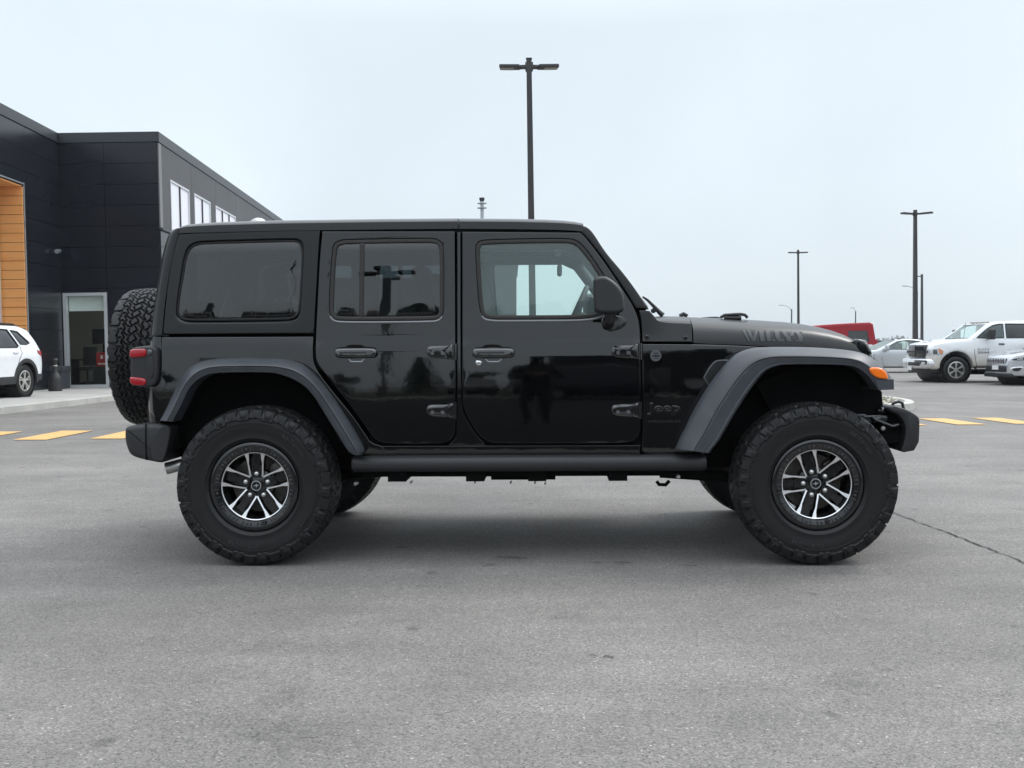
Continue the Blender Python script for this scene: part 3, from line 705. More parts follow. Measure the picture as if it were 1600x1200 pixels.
def lever(parent, cx, cy):
    """pull handle with its recess; pixel centre"""
    x0, z0 = J(cx, cy, W); w0 = W(x0, z0); s = 290.0
    mb = MB(); n = 28      # raised bezel around the cup, wider top and bottom in the middle
    lp = [(-35, -1), (-33, -7), (-27, -9), (-17, -9), (-13, -13), (9, -13), (13, -9), (27, -9), (34, -6), (36, 0), (33, 8), (26, 10), (14, 10), (9, 15), (-10, 15), (-14, 10), (-27, 10), (-33, 7)]
    lp = [(x0 + x / s, z0 - y / s) for x, y in chaikin(lp, 2)]
    cup = panel(lp, W=W, g=.03, th=.004, r=.002, proud=.003)
    hd = cup.build('handle_cup', M['dark'], parent)
    gr = [(-34, -1), (-32, -6), (-26, -7.5), (26, -7.5), (33, -5), (34.5, 1), (31, 7), (24, 8.5), (-26, 8.5), (-32, 6)]
    gr = [(x0 + x / s, z0 - y / s) for x, y in chaikin(gr, 2)]
    g = panel(gr, W=W, g=.02, th=.036, r=.013, proud=.036); g.build('door_handle', M['gloss'], parent, wn=True)
    tr = [(-13, 10), (-9, 15.5), (9, 15.5), (14, 10), (12, 9), (8, 13), (-8, 13), (-11.5, 9)]
    tr = [(x0 + x / s, z0 - y / s) for x, y in tr]
    panel(tr, W=W, g=.02, th=.01, r=.002, proud=.009).build('handle_highlight', M['edge_highlight'], parent)  # pale metal strip stands in for the highlight on the black edge
    sl_ = [(x0 + x / s, z0 - y / s) for x, y in ((-25, -1.6), (18, -1.6), (18, 1.2), (-25, 1.2))]
    panel(sl_, W=W, g=.03, th=.003, r=.001, proud=.0375).build('handle_inlay', M['plastic'], parent)
def hinge(parent, px, py):
    """exposed strap hinge: rounded leaf, raised Y rib, two bolts, knuckle; pixel of the knuckle's middle"""
    s = 290.0; x0, z0 = J(px, py, W)
    P_ = lambda l: [(x0 + x / s, z0 - y / s) for x, y in l]
    mb = panel(P_(chaikin([(-42, -6), (-39, -11), (-30, -12), (-10, -12), (-3, -14), (1, -14), (1, -14), (1, 10), (1, 10), (-5, 10), (-10, 9), (-32, 8), (-39, 5), (-42, 0)], 2)), W=W, g=.03, th=.022, r=.009, proud=.018)
    rib = panel(P_(chaikin([(-40, -5), (-36, -10), (-12, -11), (-4, -13), (-4, -13), (-12, -4), (-12, 2), (-7, 9), (-7, 9), (-12, 4), (-30, 4), (-34, 2), (-34, -3)], 2)), W=W, g=.02, th=.014, r=.006, proud=.029)
    mb.add(rib.v, rib.f); zb_, zt_ = z0 - 11 / s, z0 + 15 / s
    mb.lathe([(0, zb_), (.012, zb_), (.012, zb_ + .03), (.0105, zb_ + .031), (.0105, zb_ + .034), (.012, zb_ + .035), (.012, zt_), (0, zt_)], 14, 'z', Matrix.Translation((x0 + 3 / s, -(W(x0, z0) + .012), 0)))
    h = mb.build('hinge', M['gloss'], parent, wn=False, ang=35)
    for bx in (-32, -16):
        b = MB(); b.lathe([(0, -.008), (.0045, -.008), (.005, -.011), (.0085, -.011), (.0095, -.006), (.0095, .012), (0, .012)], 14, 'y', Matrix.Translation((x0 + bx / s, -(W(x0, z0) + .024), z0 - 0 / s)))
        h2 = b.build('hinge_bolt', M['badge'], parent)
def mirror_housing(parent):
    f = [(927.5, 445), (927.5, 437), (931, 433.5), (940, 432), (948, 433), (960, 441), (969, 451), (974, 462), (975, 480), (973, 487), (966, 490), (940, 490), (931, 488), (928, 482)]
    lp = JP(chaikin(f, 2), 1.0); o = ccw(lp); mb = MB(); n = len(o); V = []; lay = [(.016, 1.062), (.008, 1.058), (.0025, 1.050), (0, 1.036), (0, .93), (.015, .86), (.03, .845)]
    cx = sum(p[0] for p in o) / n; cz = sum(p[1] for p in o) / n
    for ins, s in lay: V += [(x, -(s + .03 * (z - cz) * -1 + .0 * x), z) for x, z in offs(o, ins)]
    Fc = [tuple(range(n))]
    for k in range(len(lay) - 1): Fc += [(k * n + (i + 1) % n, k * n + i, (k + 1) * n + i, (k + 1) * n + (i + 1) % n) for i in range(n)]
    Fc.append(tuple(range((len(lay) - 1) * n, len(lay) * n))[::-1]); mb.add(V, Fc)
    a = J(955, 490, .97); b = J(952, 503, .84); mb2 = MB()
    mb.tube([(a[0], -.95, a[1] + .02), (a[0] - .005, -.93, a[1] - .03), (b[0], -.86, b[1]), (b[0], -.79, b[1] - .01)], [.03, .028, .026, .03], 14)
    return mb
fo, fwL = sm(fd, 2), sm(fw, 2)
ro, rwL = sm(rd, 2), sm(rw, 2)
bf = panel(fr_o, [offs(ccw(q_), -.003) for q_ in (qwL, rwL, fwL)], W=Wi, g=.08, th=.01, r=.002, back=True); bf.m[-sum(1 for q_ in bf.f if len(q_) == 3) // 2:] = [1] * (sum(1 for q_ in bf.f if len(q_) == 3) // 2); both(bf, 'body_frame', [M['dark'], M['liner']], suv)
for sgn in (1, -1):
    for nm, outl, win, gm in (('front_door', fo, fwL, M['clear']), ('rear_door', ro, rwL, M['tint'])):
        mb = panel(outl, [win], W=W, g=.045, th=.045, r=.0045, proud=.004, back=True)
        if sgn < 0: mb = mb.mirror()
        d = mb.build(nm, M['paint'], suv, wn=True)
        n0 = set(bpy.data.objects)
        fr = offs(ccw(win), .0004); g_in = offs(ccw(win), .024)
        # rubber frame: a flat band with rounded rim
        panel(fr, [g_in], W=W, g=.03, th=.02, r=.006, proud=.002).build('window_seal', M['seal'], d, wn=True)
        panel(offs(ccw(win), .020), W=W, g=.08, th=.003, r=.001, proud=-.006).build('window_glass', gm, d)
        lo_ = sorted([q for q in chaikin(fw if nm[0] == 'f' else rw, 2) if q[1] > 491], key=lambda q: q[0]); lo_ = JP([(x, y + 2.2) for x, y in lo_])
        lb_ = MB(); lb_.tube([(x, -(W(x, z) + .003), z) for x, z in lo_], .0075, 8); lb_.build('window_highlight_bead', M['ledge'], d)  # pale bead added to draw a highlight along the window's lower edge
        if nm == 'rear_door':
            bar = JP([(562, 379), (569.5, 379), (568, 497.5), (560.5, 497.5)]); panel(bar, W=W, g=.05, th=.02, r=.004, proud=.001).build('window_divider', M['seal'], d)
            lever(d, 557, 551); hinge(d, 708, 551.5); hinge(d, 708, 643.5)
        else:
            lever(d, 771, 551); hinge(d, 997, 551); hinge(d, 997, 643)
            x, z = J(748, 566.5, W); b = MB(); b.lathe([(0, -.006), (.010, -.005), (.0155, -.001), (.0165, .01), (0, .01)], 20, 'y', Matrix.Translation((x, -(W(x, z) + .006), z))); b.box(x - .002, -(W(x, z) + .0128), z - .006, x + .002, -(W(x, z) + .01), z + .006); b.build('lock_cylinder', M['chrome'], d)
            cov = [(938, 500), (946, 490), (960, 492), (972, 494), (979, 500), (978, 508), (968, 515), (955, 518), (951, 518), (947, 511), (941, 508)]
            panel(sm(cov, 2), W=W, g=.03, th=.02, r=.008, proud=.014).build('mirror_base', M['rimblack'], d, wn=True)
            mirror_housing(d).build('side_mirror', M['plastic'], d, ang=24)
        for o in set(bpy.data.objects) - n0:
            if sgn < 0 and o.type == 'MESH':
                o.data.transform(Matrix.Scale(-1, 4, (0, 1, 0))); o.data.flip_normals()

# ---- wheel arch flares
def flare(outer, inner, prof, nm, n=64, cap=True):
    a = resample(crspline(outer, 5), n); b = resample(crspline(inner, 5), n); mb = MB(); m = 0
    for i in range(n):
        row = []
        for t, s in prof:
            p = a[i].lerp(b[i], max(0, min(1, t))); ss = s
            if s < .82 and t < .05: x, z = J(p.x, p.y, W); ss = W(x, z) - .004
            x, z = J(p.x, p.y, ss); row.append((x, -ss, z))
        x, z = J(b[i].x, b[i].y, .93); row.append((x, -.80, z)); row.append((x, -.60, z + .0))
        mb.v += row; m = len(row)
    for i in range(n - 1):
        for k in range(m - 1): mb.f.append((i * m + k, (i + 1) * m + k, (i + 1) * m + k + 1, i * m + k + 1))
    for i in (0, n - 1):
        mb.f.append(tuple(i * m + k for k in range(m - 1)))
    mb.m = [1 if (j % (m - 1)) == m - 2 and j < (n - 1) * (m - 1) else 0 for j in range(len(mb.f))]
    return mb
PRF = [(0, .79), (.0, .842), (.05, .864), (.14, .886), (.28, .908), (.42, .928), (.50, .938), (.53, .940), (.545, .933), (.56, .934), (.59, .938), (.70, .936), (.84, .931), (.89, .930), (.92, .935), (.96, .934), (1.0, .915)]
r_out = [(250, 657), (260, 638), (272, 612), (284, 589), (297, 574), (311, 566), (327, 562), (344, 560.5), (390, 559.5), (436, 560.5), (456, 563), (474, 570), (490, 583), (512, 608), (534, 640), (554, 672), (566, 693), (570, 704), (566, 711)]
r_in = [(270, 659), (277, 645), (284, 632), (295, 609), (310, 593), (326, 585.5), (342, 583), (390, 582), (425, 583), (442, 587), (460, 594), (478, 606), (492, 622), (500, 635), (520, 667), (534, 690), (541, 701), (548, 709), (556, 711.5)]
f_out = [(1055, 701), (1062, 684), (1072, 665), (1081, 646), (1100, 613), (1120, 584), (1138, 563), (1152, 551.5), (1170, 545), (1192, 542.3), (1240, 542), (1280, 543.3), (1320, 546.5), (1345, 551), (1362, 559), (1376, 570), (1388, 583), (1394, 592), (1394, 593)]
f_in = [(1109, 708), (1114, 700), (1124, 688), (1137, 665), (1150, 643), (1166, 618), (1182, 596), (1198, 579), (1218, 571.5), (1240, 570), (1280, 570), (1318, 571), (1336, 574), (1347, 580), (1356, 588), (1363, 597), (1369, 605), (1372, 609), (1376, 609)]
for nm, A, B in (('rear_flare', r_out, r_in), ('front_flare', f_out, f_in)):
    prof = PRF if nm[0] == 'r' else [(t, s + (.006 if t > .3 else 0)) for t, s in PRF]
    both(flare(A, B, prof, 'wheel_flare'), 'wheel_flare', [M['flare'], M['dark']], suv, ang=28)
lin = JP([(1180, 600), (1240, 572), (1330, 574), (1362, 596), (1374, 612), (1376, 640), (1386, 656), (1384, 690), (1340, 690), (1300, 640), (1200, 640)], .6)
mb = MB(); mb.prism(lin, -.645, -.63); both(mb, 'wheel_liner', M['dark'], suv, smooth=False)
lin = JP([(270, 660), (300, 600), (330, 585), (430, 584), (480, 606), (530, 690), (500, 700), (300, 700)], .6)
mb = MB(); mb.prism(lin, -.63, -.603); both(mb, 'wheel_liner', M['dark'], suv, smooth=False)
# block under the marker lamp and the lamp itself
mb = MB(); blk = JP([(1366, 593), (1395, 592.5), (1395.5, 608.5), (1372, 609.5)], .93); mb.prism(blk, -.945, -.62); both(mb, 'flare_tip', M['flare'], suv, smooth=False)
lm = panel(JP(chaikin([(1358, 577), (1362, 573.8), (1378, 574.5), (1387, 583), (1388.5, 592.5), (1388.5, 592.5), (1383, 592.8), (1370, 590.5), (1362, 584)], 1), .955), W=.955, g=.02, th=.12, r=.010); both(lm, 'marker_lamp', M['amber'], suv, wn=True)

# ---- wing details: badge, vent, lettering
x, z = J(1024.5, 556, W); w0 = W(x, z)
ba = MB(); Mb = Matrix.Translation((x, -w0, z)); ba.lathe([(0, -.006), (.023, -.006), (.0245, -.009), (.028, -.009), (.0305, -.004), (.0305, .01), (0, .01)], 36, 'y', Mb)
badge = ba.build('trail_badge', M['badge'], fender[0], ang=30)
ba = MB(); ba.prism([(-.022, -.002), (-.012, .004), (-.007, .001), (-.001, .007), (.005, .001), (.011, .005), (.022, -.003), (.012, -.004), (.006, -.002), (0, -.005), (-.008, -.002), (-.014, -.005)], -.0085, -.004, M=Mb)
for txt, dz, sz in (('TRAIL', .0095, .0105), ('RATED', -.0155, .0085)):
    t = text_mb(txt, sz, .001); xs = [p[0] for p in t.v]; c = (min(xs) + max(xs)) / 2; ba.add([(x + p[0] - c, -(w0 + .0075 + p[2]), z + dz + p[1]) for p in t.v], t.f)
ba.build('badge_relief', M['rimblack'], fender[0], smooth=False)
def fender_text(s, px0, px1, py_base, h, dep, m, nm, bold=0, bev=0):
    t = text_mb(s, 1.0, .02, 1.08, bold, bev); V = np.array(t.v); lo, hi = V.min(0), V.max(0); x0, z0 = J(px0, py_base, W); x1, _ = J(px1, py_base, W)
    capn = .70; pts = []
    for p in t.v:
        X = x0 + (p[0] - lo[0]) / (hi[0] - lo[0]) * (x1 - x0); Z = z0 + p[1] / capn * h; pts.append((X, -(W(X, Z) + (dep * (p[2] + .02 + bev) / (.04 + 2 * bev) - .001)), Z))
    mb = MB(); mb.add(pts, t.f); return mb.build(nm, m, fender[0], smooth=False)
fender_text('Jeep', 1011, 1063, 644, .048, .010, M['rimblack'], 'maker_lettering', .004, .05)
fender_text('WRANGLER', 1012, 1064, 660.5, .014, .0015, M['plastic'], 'model_lettering')
vt = [(1099, 590), (1099, 590), (1106, 577), (1114, 566), (1121, 562), (1146, 562), (1146, 562), (1138, 571), (1124, 587), (1108, 604), (1108, 604)]
vo = sm(vt, 2); vi = offs(ccw(vo), .006)
vf = panel(vo, [vi], W=W, g=.02, th=.02, r=.004, proud=.006).build('wing_vent', M['badge'], fender[0], wn=True)
mb = panel(vi, W=W, g=.04, th=.002, r=.0005, proud=-.004 + .006); mesh_ = MB(); P2 = ccw(vi)
lo = (min(p[0] for p in P2), min(p[1] for p in P2)); k = 0; zz = lo[1]
while zz < max(p[1] for p in P2):
    xx = lo[0] + (.006 if k % 2 else 0)
    while xx < max(p[0] for p in P2):
        if inside(P2, xx, zz): mesh_.lathe([(.0038, -.001), (.0058, -.002), (.0058, .003), (.0038, .003)], 6, 'y', Matrix.Translation((xx, -(W(xx, zz) + .004), zz)), closed=True)
        xx += .012
    zz += .0105; k += 1
mb.build('vent_backing', M['blackobj'], fender[0]); mesh_.build('vent_mesh', M['plastic'], fender[0], smooth=False)
for px, py in ((1011, 527), (1071, 528)):
    x, z = J(px, py, Wc); b = MB(); b.lathe([(0, -.005), (.006, -.005), (.008, -.008), (.0115, -.006), (.012, .01), (0, .01)], 18, 'y', Matrix.Translation((x, -(Wc(x, z) + .002), z))); b.build('panel_bolt', M['rimblack'], co[0])

# ---- side steps, chassis, axles, exhaust
mb = MB(); P = [J(547, 726, .90), J(1106, 726, .90)]
a_, b_ = P[0][0], P[1][0]; zt, zb = J(800, 712.5, .86)[1], J(800, 737.5, .88)[1]
sec = [(-.77, zt - .012), (-.80, zt - .001), (-.845, zt), (-.868, zt - .008), (-.880, zt - .022), (-.882, zb + .03), (-.872, zb + .008), (-.85, zb), (-.78, zb), (-.76, zb + .01)]
n = len(sec); V = []
for x_, k in ((a_, .6), (a_ + .012, 1), (b_ - .012, 1), (b_, .6)): V += [(x_, y * (1 if k == 1 else .99), (z - (zt + zb) / 2) * (1 if k == 1 else .8) + (zt + zb) / 2) for y, z in sec]
Fc = [(r * n + i, r * n + (i + 1) % n, (r + 1) * n + (i + 1) % n, (r + 1) * n + i) for r in range(3) for i in range(n)] + [tuple(range(n)), tuple(range(3 * n, 4 * n))[::-1]]
mb.add(V, Fc); both(mb, 'rock_rail', M['plastic'], suv, ang=50)
mb = MB()
for s in (-1, 1):
    mb.box(-2.0, s * .44 - .05, .47, 1.96, s * .44 + .05, .60)
    mb.box(-.95, min(s * .50, s * .74), .455, .78, max(s * .50, s * .74), .53)
    for x_ in (-.75, -.32, .02, .46): mb.box(x_ - .05, min(s * .45, s * .80), .435, x_ + .05, max(s * .45, s * .80), .50)
    mb.tube([(-1.35, s * .52, .42), (-.75, s * .46, .46)], .03, 8); mb.tube([(1.35, s * .50, .40), (.72, s * .46, .44)], .032, 8)
    mb.tube([(-1.62, s * .52, .38), (-1.50, s * .46, .85)], .034, 10); mb.tube([(1.52, s * .56, .38), (1.50, s * .52, .98)], .036, 10)
    mb.lathe([(.05, .44), (.085, .46), (.085, .86), (.05, .88)], 16, 'z', Matrix.Translation((1.62, s * .48, 0)))
mb.box(-.55, -.40, .412, .05, .10, .50); mb.box(.12, -.2, .43, .62, .35, .52); mb.box(-1.0, -.1, .43, -.6, .42, .52)
mb.box(.05, -.42, .418, .30, -.25, .5); mb.box(-.25, -.50, .405, .12, -.38, .46); mb.box(.58, -.52, .44, .70, -.40, .5)
mb.tube([(-1.504, -.72, .425), (-1.504, .72, .425)], .045, 12); mb.tube([(1.504, -.72, .425), (1.504, .72, .425)], .045, 12)
mb.lathe([(0, -.16), (.12, -.13), (.15, 0), (.12, .13), (0, .16)], 16, 'x', Matrix.Translation((-1.504, 0, .425))); mb.lathe([(0, -.14), (.11, -.1), (.13, 0), (.11, .1), (0, .14)], 16, 'x', Matrix.Translation((1.504, .2, .425)))
mb.tube([(1.68, -.6, .40), (1.70, .6, .44)], .022, 8); mb.tube([(-1.7, -.6, .42), (-1.7, .5, .6)], .02, 8)
mb.box(1.72, -.36, .48, 1.98, .36, .60); mb.box(-2.05, -.5, .46, -1.75, .5, .60)
mb.box(1.0, -.56, .62, 1.72, .56, 1.02); mb.box(1.76, -.42, .55, 1.86, .42, .75)
mb.build('chassis', M['dark'], suv, smooth=False)
mb = MB()
for px, py, s in ((555, 756, .62), (1060, 745, .62), (642, 754, .55), (742, 754, .55), (798, 754.5, .55), (836, 754.5, .55), (852, 756, .5)):
    mb = MB(); x, z = J(px, py, s); mb.lathe([(0, -.008), (.010 if px in (555, 1060) else .006, -.006), (.011 if px in (555, 1060) else .006, .05), (0, .05)], 10, 'y', Matrix.Translation((x, -s, z))); mb.build('chassis_bolt', M['steel'], suv)
mb = MB(); P = [J(x, y, .70) for x, y in ((1026, 752), (1030, 757), (1040, 757.5), (1046, 751))]; mb.tube([(x, -.70, z) for x, z in P], .010, 8)
mb.build('tie_loop', M['dark'], suv)
a = J(260, 732, .62); b = J(300, 722, .60); c = J(340, 716, .5)
mb = MB(); mb.tube([(a[0], -.62, a[1]), (b[0], -.60, b[1]), (c[0], -.50, c[1])], .034, 16, cap=False); mb.tube([(a[0] + .003, -.62, a[1]), (b[0], -.60, b[1])], .031, 16)
mb.build('exhaust_pipe', M['steel'], suv)
# ---- bumpers
rb = [(196.5, 672), (198, 667), (206, 664.5), (228, 662.5), (256, 662), (272, 664), (268, 678), (262, 700), (257, 722), (250, 723), (232, 719.5), (212, 714.5), (203, 708), (198, 694), (196.5, 684)]
lp = ccw(JP(chaikin(rb, 2), .82)); mb = MB(); n = len(lp); lay = [(.03, .845), (.012, .842), (.003, .832), (0, .815)]; V = []
for ins, s in lay: V += [(x, -s, z) for x, z in offs(lp, ins)]
for s in (.815, .845): pass
V += [(x, .815, z) for x, z in lp]; V += [(x, .842, z) for x, z in offs(lp, .02)]
Fc = [tuple(range(n))]; R = 6
for k in range(R - 1): Fc += [(k * n + (i + 1) % n, k * n + i, (k + 1) * n + i, (k + 1) * n + (i + 1) % n) for i in range(n)]
Fc.append(tuple(range((R - 1) * n, R * n))[::-1]); mb.add(V, Fc); rbo = mb.build('rear_bumper', M['plastic'], suv, ang=40)
cap_ = [(235, 704), (238, 690), (244, 672), (254, 664), (268, 665), (262, 700), (256, 721), (246, 721.5), (236, 718)]
both(panel(JP(chaikin(cap_, 2), .85), W=.85, g=.04, th=.03, r=.008), 'bumper_cap', M['plastic'], rbo, wn=True)
gr_ = JP([(226.5, 663), (228.5, 663), (229.5, 719), (227.5, 719)], .846); both(panel(gr_, W=.8475, g=.05, th=.01, r=.0005), 'bumper_seam', M['dark'], rbo)
fb = [(1384, 636), (1396, 633.5), (1396, 633.5), (1416, 639.5), (1431, 648.5), (1435.5, 654), (1435.5, 672), (1434.5, 690), (1434.5, 690), (1427, 703.5), (1427, 703.5), (1411, 706.5), (1411, 706.5), (1404, 704), (1410, 690), (1413, 670), (1408, 654), (1398, 645), (1388, 643)]
lp = ccw(JP(chaikin(fb, 1), .72)); mb = MB(); n = len(lp); lay = [(.012, .745), (.004, .742), (0, .732), (0, -.732), (.004, -.742), (.012, -.745)]; V = []
for ins, s in lay: V += [(x, -s, z) for x, z in offs(lp, ins)]
Fc = [tuple(range(n))]; R = 6
for k in range(R - 1): Fc += [(k * n + (i + 1) % n, k * n + i, (k + 1) * n + i, (k + 1) * n + (i + 1) % n) for i in range(n)]
Fc.append(tuple(range((R - 1) * n, R * n))[::-1]); mb.add(V, Fc); fbo = mb.build('front_bumper', M['plastic'], suv, ang=40)
mb = MB(); x0, z0 = J(1372, 690, .6); x1, z1 = J(1406, 645, .6); mb.box(x0, -.68, z0 + .0, x1, .68, z1)
x2, z2 = J(1376, 640, .6); mb.bbox(x2 - .05, -.55, z2 - .05, x2 + .10, -.38, z2 + .01, .02); mb.bbox(x2 - .05, .38, z2 - .05, x2 + .10, .55, z2 + .01, .02)
mb.build('bumper_bracket', M['dark'], fbo)
for s in (-1, 1):
    mb = MB(); P = [J(x, y, .50 if s < 0 else -.50) for x, y in ((1392, 638), (1396, 630), (1404, 627.5), (1410, 630), (1412, 640))] if s < 0 else None
    if s < 0: hk = P
    mb.tube([(x, s * .50, z) for x, z in hk], .009, 10); mb.build('tow_hook', M['plastic'], fbo)
mb = MB()
for px, py, r_ in ((1378, 642, .022), (1366, 655, .02), (1384, 660, .014), (1379, 672, .012)):
    x, z = J(px, py, .70); mb.lathe([(0, -.72), (r_, -.70), (r_, -.6), (0, -.6)], 14, 'y', Matrix.Translation((x, 0, z)))
x, z = J(1352, 650, .62); mb.bbox(x - .06, -.70, z - .03, x + .10, -.55, z + .012, .01); mb.tube([(x + .02, -.72, z - .01), (x + .12, -.71, z - .05), (x + .2, -.70, z - .03)], .009, 8)
mb.build('sway_link', M['rimblack'], suv)
x, z = J(1379, 669, .71); mb = MB(); mb.lathe([(0, -.725), (.011, -.724), (.012, -.70), (0, -.70)], 12, 'y', Matrix.Translation((x, 0, z))); mb.build('bumper_bolt', M['steel'], suv); mb = MB(); x, z = J(1363, 652, .71)
for dx, dz, l in ((-.02, .006, .03), (.02, -.004, .02), (-.06, .014, .02)): mb.bbox(x + dx - l, -.725, z + dz - .004, x + dx + l, -.70, z + dz + .004, .002)
mb.build('frame_bracket', M['badge'], suv)

# ---- front end: grille with seven slots, headlamps
gx, gzt = J(1357, 541, .4); gx -= .075; _, gzb = J(1357, 640, .4)
mb = MB(); prof = [(gx - .16, gzt + .03), (gx - .06, gzt + .028), (gx - .015, gzt + .006), (gx + .010, gzt - .03), (gx + .022, gzt - .10), (gx + .005, gzb), (gx - .16, gzb)]
mb.prism(prof, -.615, .615); gr = mb.build('grille', M['paint'], suv, ang=50)
mb = MB()
for k in range(7): mb.bbox(gx - .01, -.30 + k * .1 - .032, gzb + .07, gx + .026, -.30 + k * .1 + .032, gzt - .06, .015)
mb.build('grille_slots', M['blackobj'], gr)
for s in (-1, 1):
    hx, hz = J(1345, 560, .50)
    mb = MB(); Mh = Matrix.Translation((hx, s * .485, hz)); mb.lathe([(0, .075), (.055, .072), (.095, .055), (.115, .03), (.118, -.03), (0, -.03)], 32, 'x', Mh); mb.v = [(hx + (x - hx) * .8, s * .485 + (y - s * .485) * .82, hz + (z - hz) * .82) for x, y, z in mb.v]; l = mb.build('headlamp', M['lens'], suv)
    mb = MB(); mb.lathe([(.112, .035), (.128, .03), (.132, -.02), (.112, -.02)], 32, 'x', Mh, closed=True); mb.v = [(hx + (x - hx) * .8, s * .485 + (y - s * .485) * .82, hz + (z - hz) * .82) for x, y, z in mb.v]; mb.build('lamp_bezel', M['rimblack'], l)
bz = panel(JP(chaikin([(1334, 532), (1338, 529), (1346, 531), (1354, 538), (1360, 549), (1362, 554), (1350, 552), (1334, 550)], 2), .60), W=.622, g=.03, th=.05, r=.012); both(bz, 'lamp_surround', M['rimblack'], gr, wn=True)
# ---- tail lamps
for s in (1, -1):
    n0 = set(bpy.data.objects)
    hs = [(203.5, 548), (207, 543), (224, 540.5), (236, 540), (243.5, 543), (246.5, 550), (247, 575), (246, 594), (242, 602), (234, 605.5), (218, 604.5), (206, 601), (203.5, 592)]
    tl = panel(JP(chaikin(hs, 2), .83), W=.835, g=.03, th=.20, r=.016).build('tail_lamp', M['plastic'], suv, wn=True)
    for nm, pl in (('lamp_lens', [(202.5, 549), (205, 545.5), (226, 544.5), (229, 547), (229, 556), (226, 557.5), (206, 559.5), (202.5, 557)]), ('lamp_lens', [(202.5, 590), (206, 588.5), (224, 590.5), (229, 594), (228, 601), (224, 603), (207, 602), (203, 597)])):
        panel(JP(chaikin(pl, 2), .835), W=.845, g=.02, th=.19, r=.010).build(nm, M['red'], tl, wn=True)
    panel(JP(chaikin([(230, 546), (238, 546.5), (238, 554), (230, 557)], 2), .835), W=.842, g=.02, th=.05, r=.006).build('reverse_lens', M['lens'], tl)
    panel(JP(chaikin([(229, 559), (240, 556), (241, 592), (230, 590)], 2), .835), W=.840, g=.03, th=.05, r=.006).build('lamp_cover', M['plastic'], tl)
    if s < 0:
        for o in set(bpy.data.objects) - n0: o.data.transform(Matrix.Scale(-1, 4, (0, 1, 0))); o.data.flip_normals()
# rear gate (behind the spare) with glass
mb = MB(); x0, z0 = J(236, 640, .6); mb.bbox(x0 - .02, -.62, .66, x0 + .05, .62, 1.20, .02); mb.build('tailgate', M['paint'], suv)
x0, z0 = J(245, 440, .6); mb = MB(); mb.add([(x0 - .012, -.6, 1.25), (x0 - .012, .6, 1.25), (x0 + .10, .56, 1.74), (x0 + .10, -.56, 1.74)], [(0, 1, 2, 3)]); mb.build('rear_glass', M['glassdark'], suv, smooth=False)
mb = MB(); mb.tube([(-2.12, .05, 1.08), (-2.35, .05, 1.08)], .10, 16); mb.box(-2.2, -.25, .8, -2.08, .35, 1.15); mb.build('spare_carrier', M['dark'], suv)

# ---- cabin: dash, wheel, seats, roll bar
mb = MB(); mb.bbox(.30, -.70, .95, .62, .70, 1.235, .05); mb.bbox(.22, .18, 1.06, .5, .60, 1.26, .04); dsh = mb.build('dashboard', M['inter'], suv)
mb = MB(); cx, cz = J(898, 483, -.37); ax = Vector((-.90, 0, .42)).normalized(); R = .185; uu = Vector((0, 1, 0)); vv = ax.cross(uu).normalized()
ctr = Vector((cx, .37, cz - .03)); pts = [ctr + (uu * math.cos(t) + vv * math.sin(t)) * R for t in [2 * math.pi * i / 40 for i in range(41)]]
mb.tube([tuple(p) for p in pts], .017, 10, cap=False)
for t in (0, math.pi, 1.5 * math.pi): mb.tube([tuple(ctr - ax * .02), tuple(ctr + (uu * math.cos(t) + vv * math.sin(t)) * R)], .016, 8)
mb.lathe([(0, -.01), (.05, -.01), (.06, .03), (0, .04)], 16, 'z', Matrix.Translation(ctr) @ (-ax).to_track_quat('Z', 'Y').to_matrix().to_4x4()); mb.tube([tuple(ctr), tuple(ctr - ax * .3)], .03, 10)
mb.build('steering_wheel', M['inter'], suv)
def seat(y, x, nm, wd=.25):
    mb = MB(); mb.bbox(x - .25, y - wd, .72, x + .26, y + wd, .90, .05); Ms = Matrix.Translation((x - .24, y, .86)) @ Matrix.Rotation(rad(-16), 4, 'Y'); mb.bbox(-.07, -wd * .96, 0, .07, wd * .96, .60, .05, 3, M=Ms)
    s_ = mb.build(nm, M['inter'], suv)
    for dy in ((0,) if wd < .3 else (-.35, .35)):
        h = MB(); h.bbox(-.05, dy - .13, .63, .05, dy + .13, .81, .04, 3, M=Ms); h.tube([tuple(Ms @ Vector((0, dy - .06, .55))), tuple(Ms @ Vector((0, dy - .06, .68)))], .007, 6); h.tube([tuple(Ms @ Vector((0, dy + .06, .55))), tuple(Ms @ Vector((0, dy + .06, .68)))], .007, 6); h.build('headrest', M['inter'], s_)
seat(-.37, -.20, 'front_seat'); seat(.37, -.20, 'front_seat'); seat(0, -1.08, 'rear_bench', .56)
mb = MB()
for s in (-1, 1):
    mb.tube([(.58, s * .62, 1.30), (.28, s * .60, 1.70), (.18, s * .60, 1.745), (-1.55, s * .60, 1.755), (-1.72, s * .60, 1.70), (-1.95, s * .60, 1.22)], .036, 10)
    mb.tube([(-.42, s * .60, 1.75), (-.45, s * .66, 1.2)], .036, 10)
mb.tube([(-.42, -.6, 1.75), (-.42, .6, 1.75)], .036, 10); mb.tube([(-1.45, -.6, 1.75), (-1.45, .6, 1.75)], .036, 10)
mb.bbox(-.47, -.52, 1.63, -.37, .52, 1.72, .03)
mb.build('roll_bar', M['inter'], suv)
mb = MB(); mb.bbox(.12, -.58, 1.70, .16, -.22, 1.76, .01); mb.bbox(.14, -.09, 1.60, .17, .09, 1.665, .015); mb.build('sun_visor', M['liner'], suv)
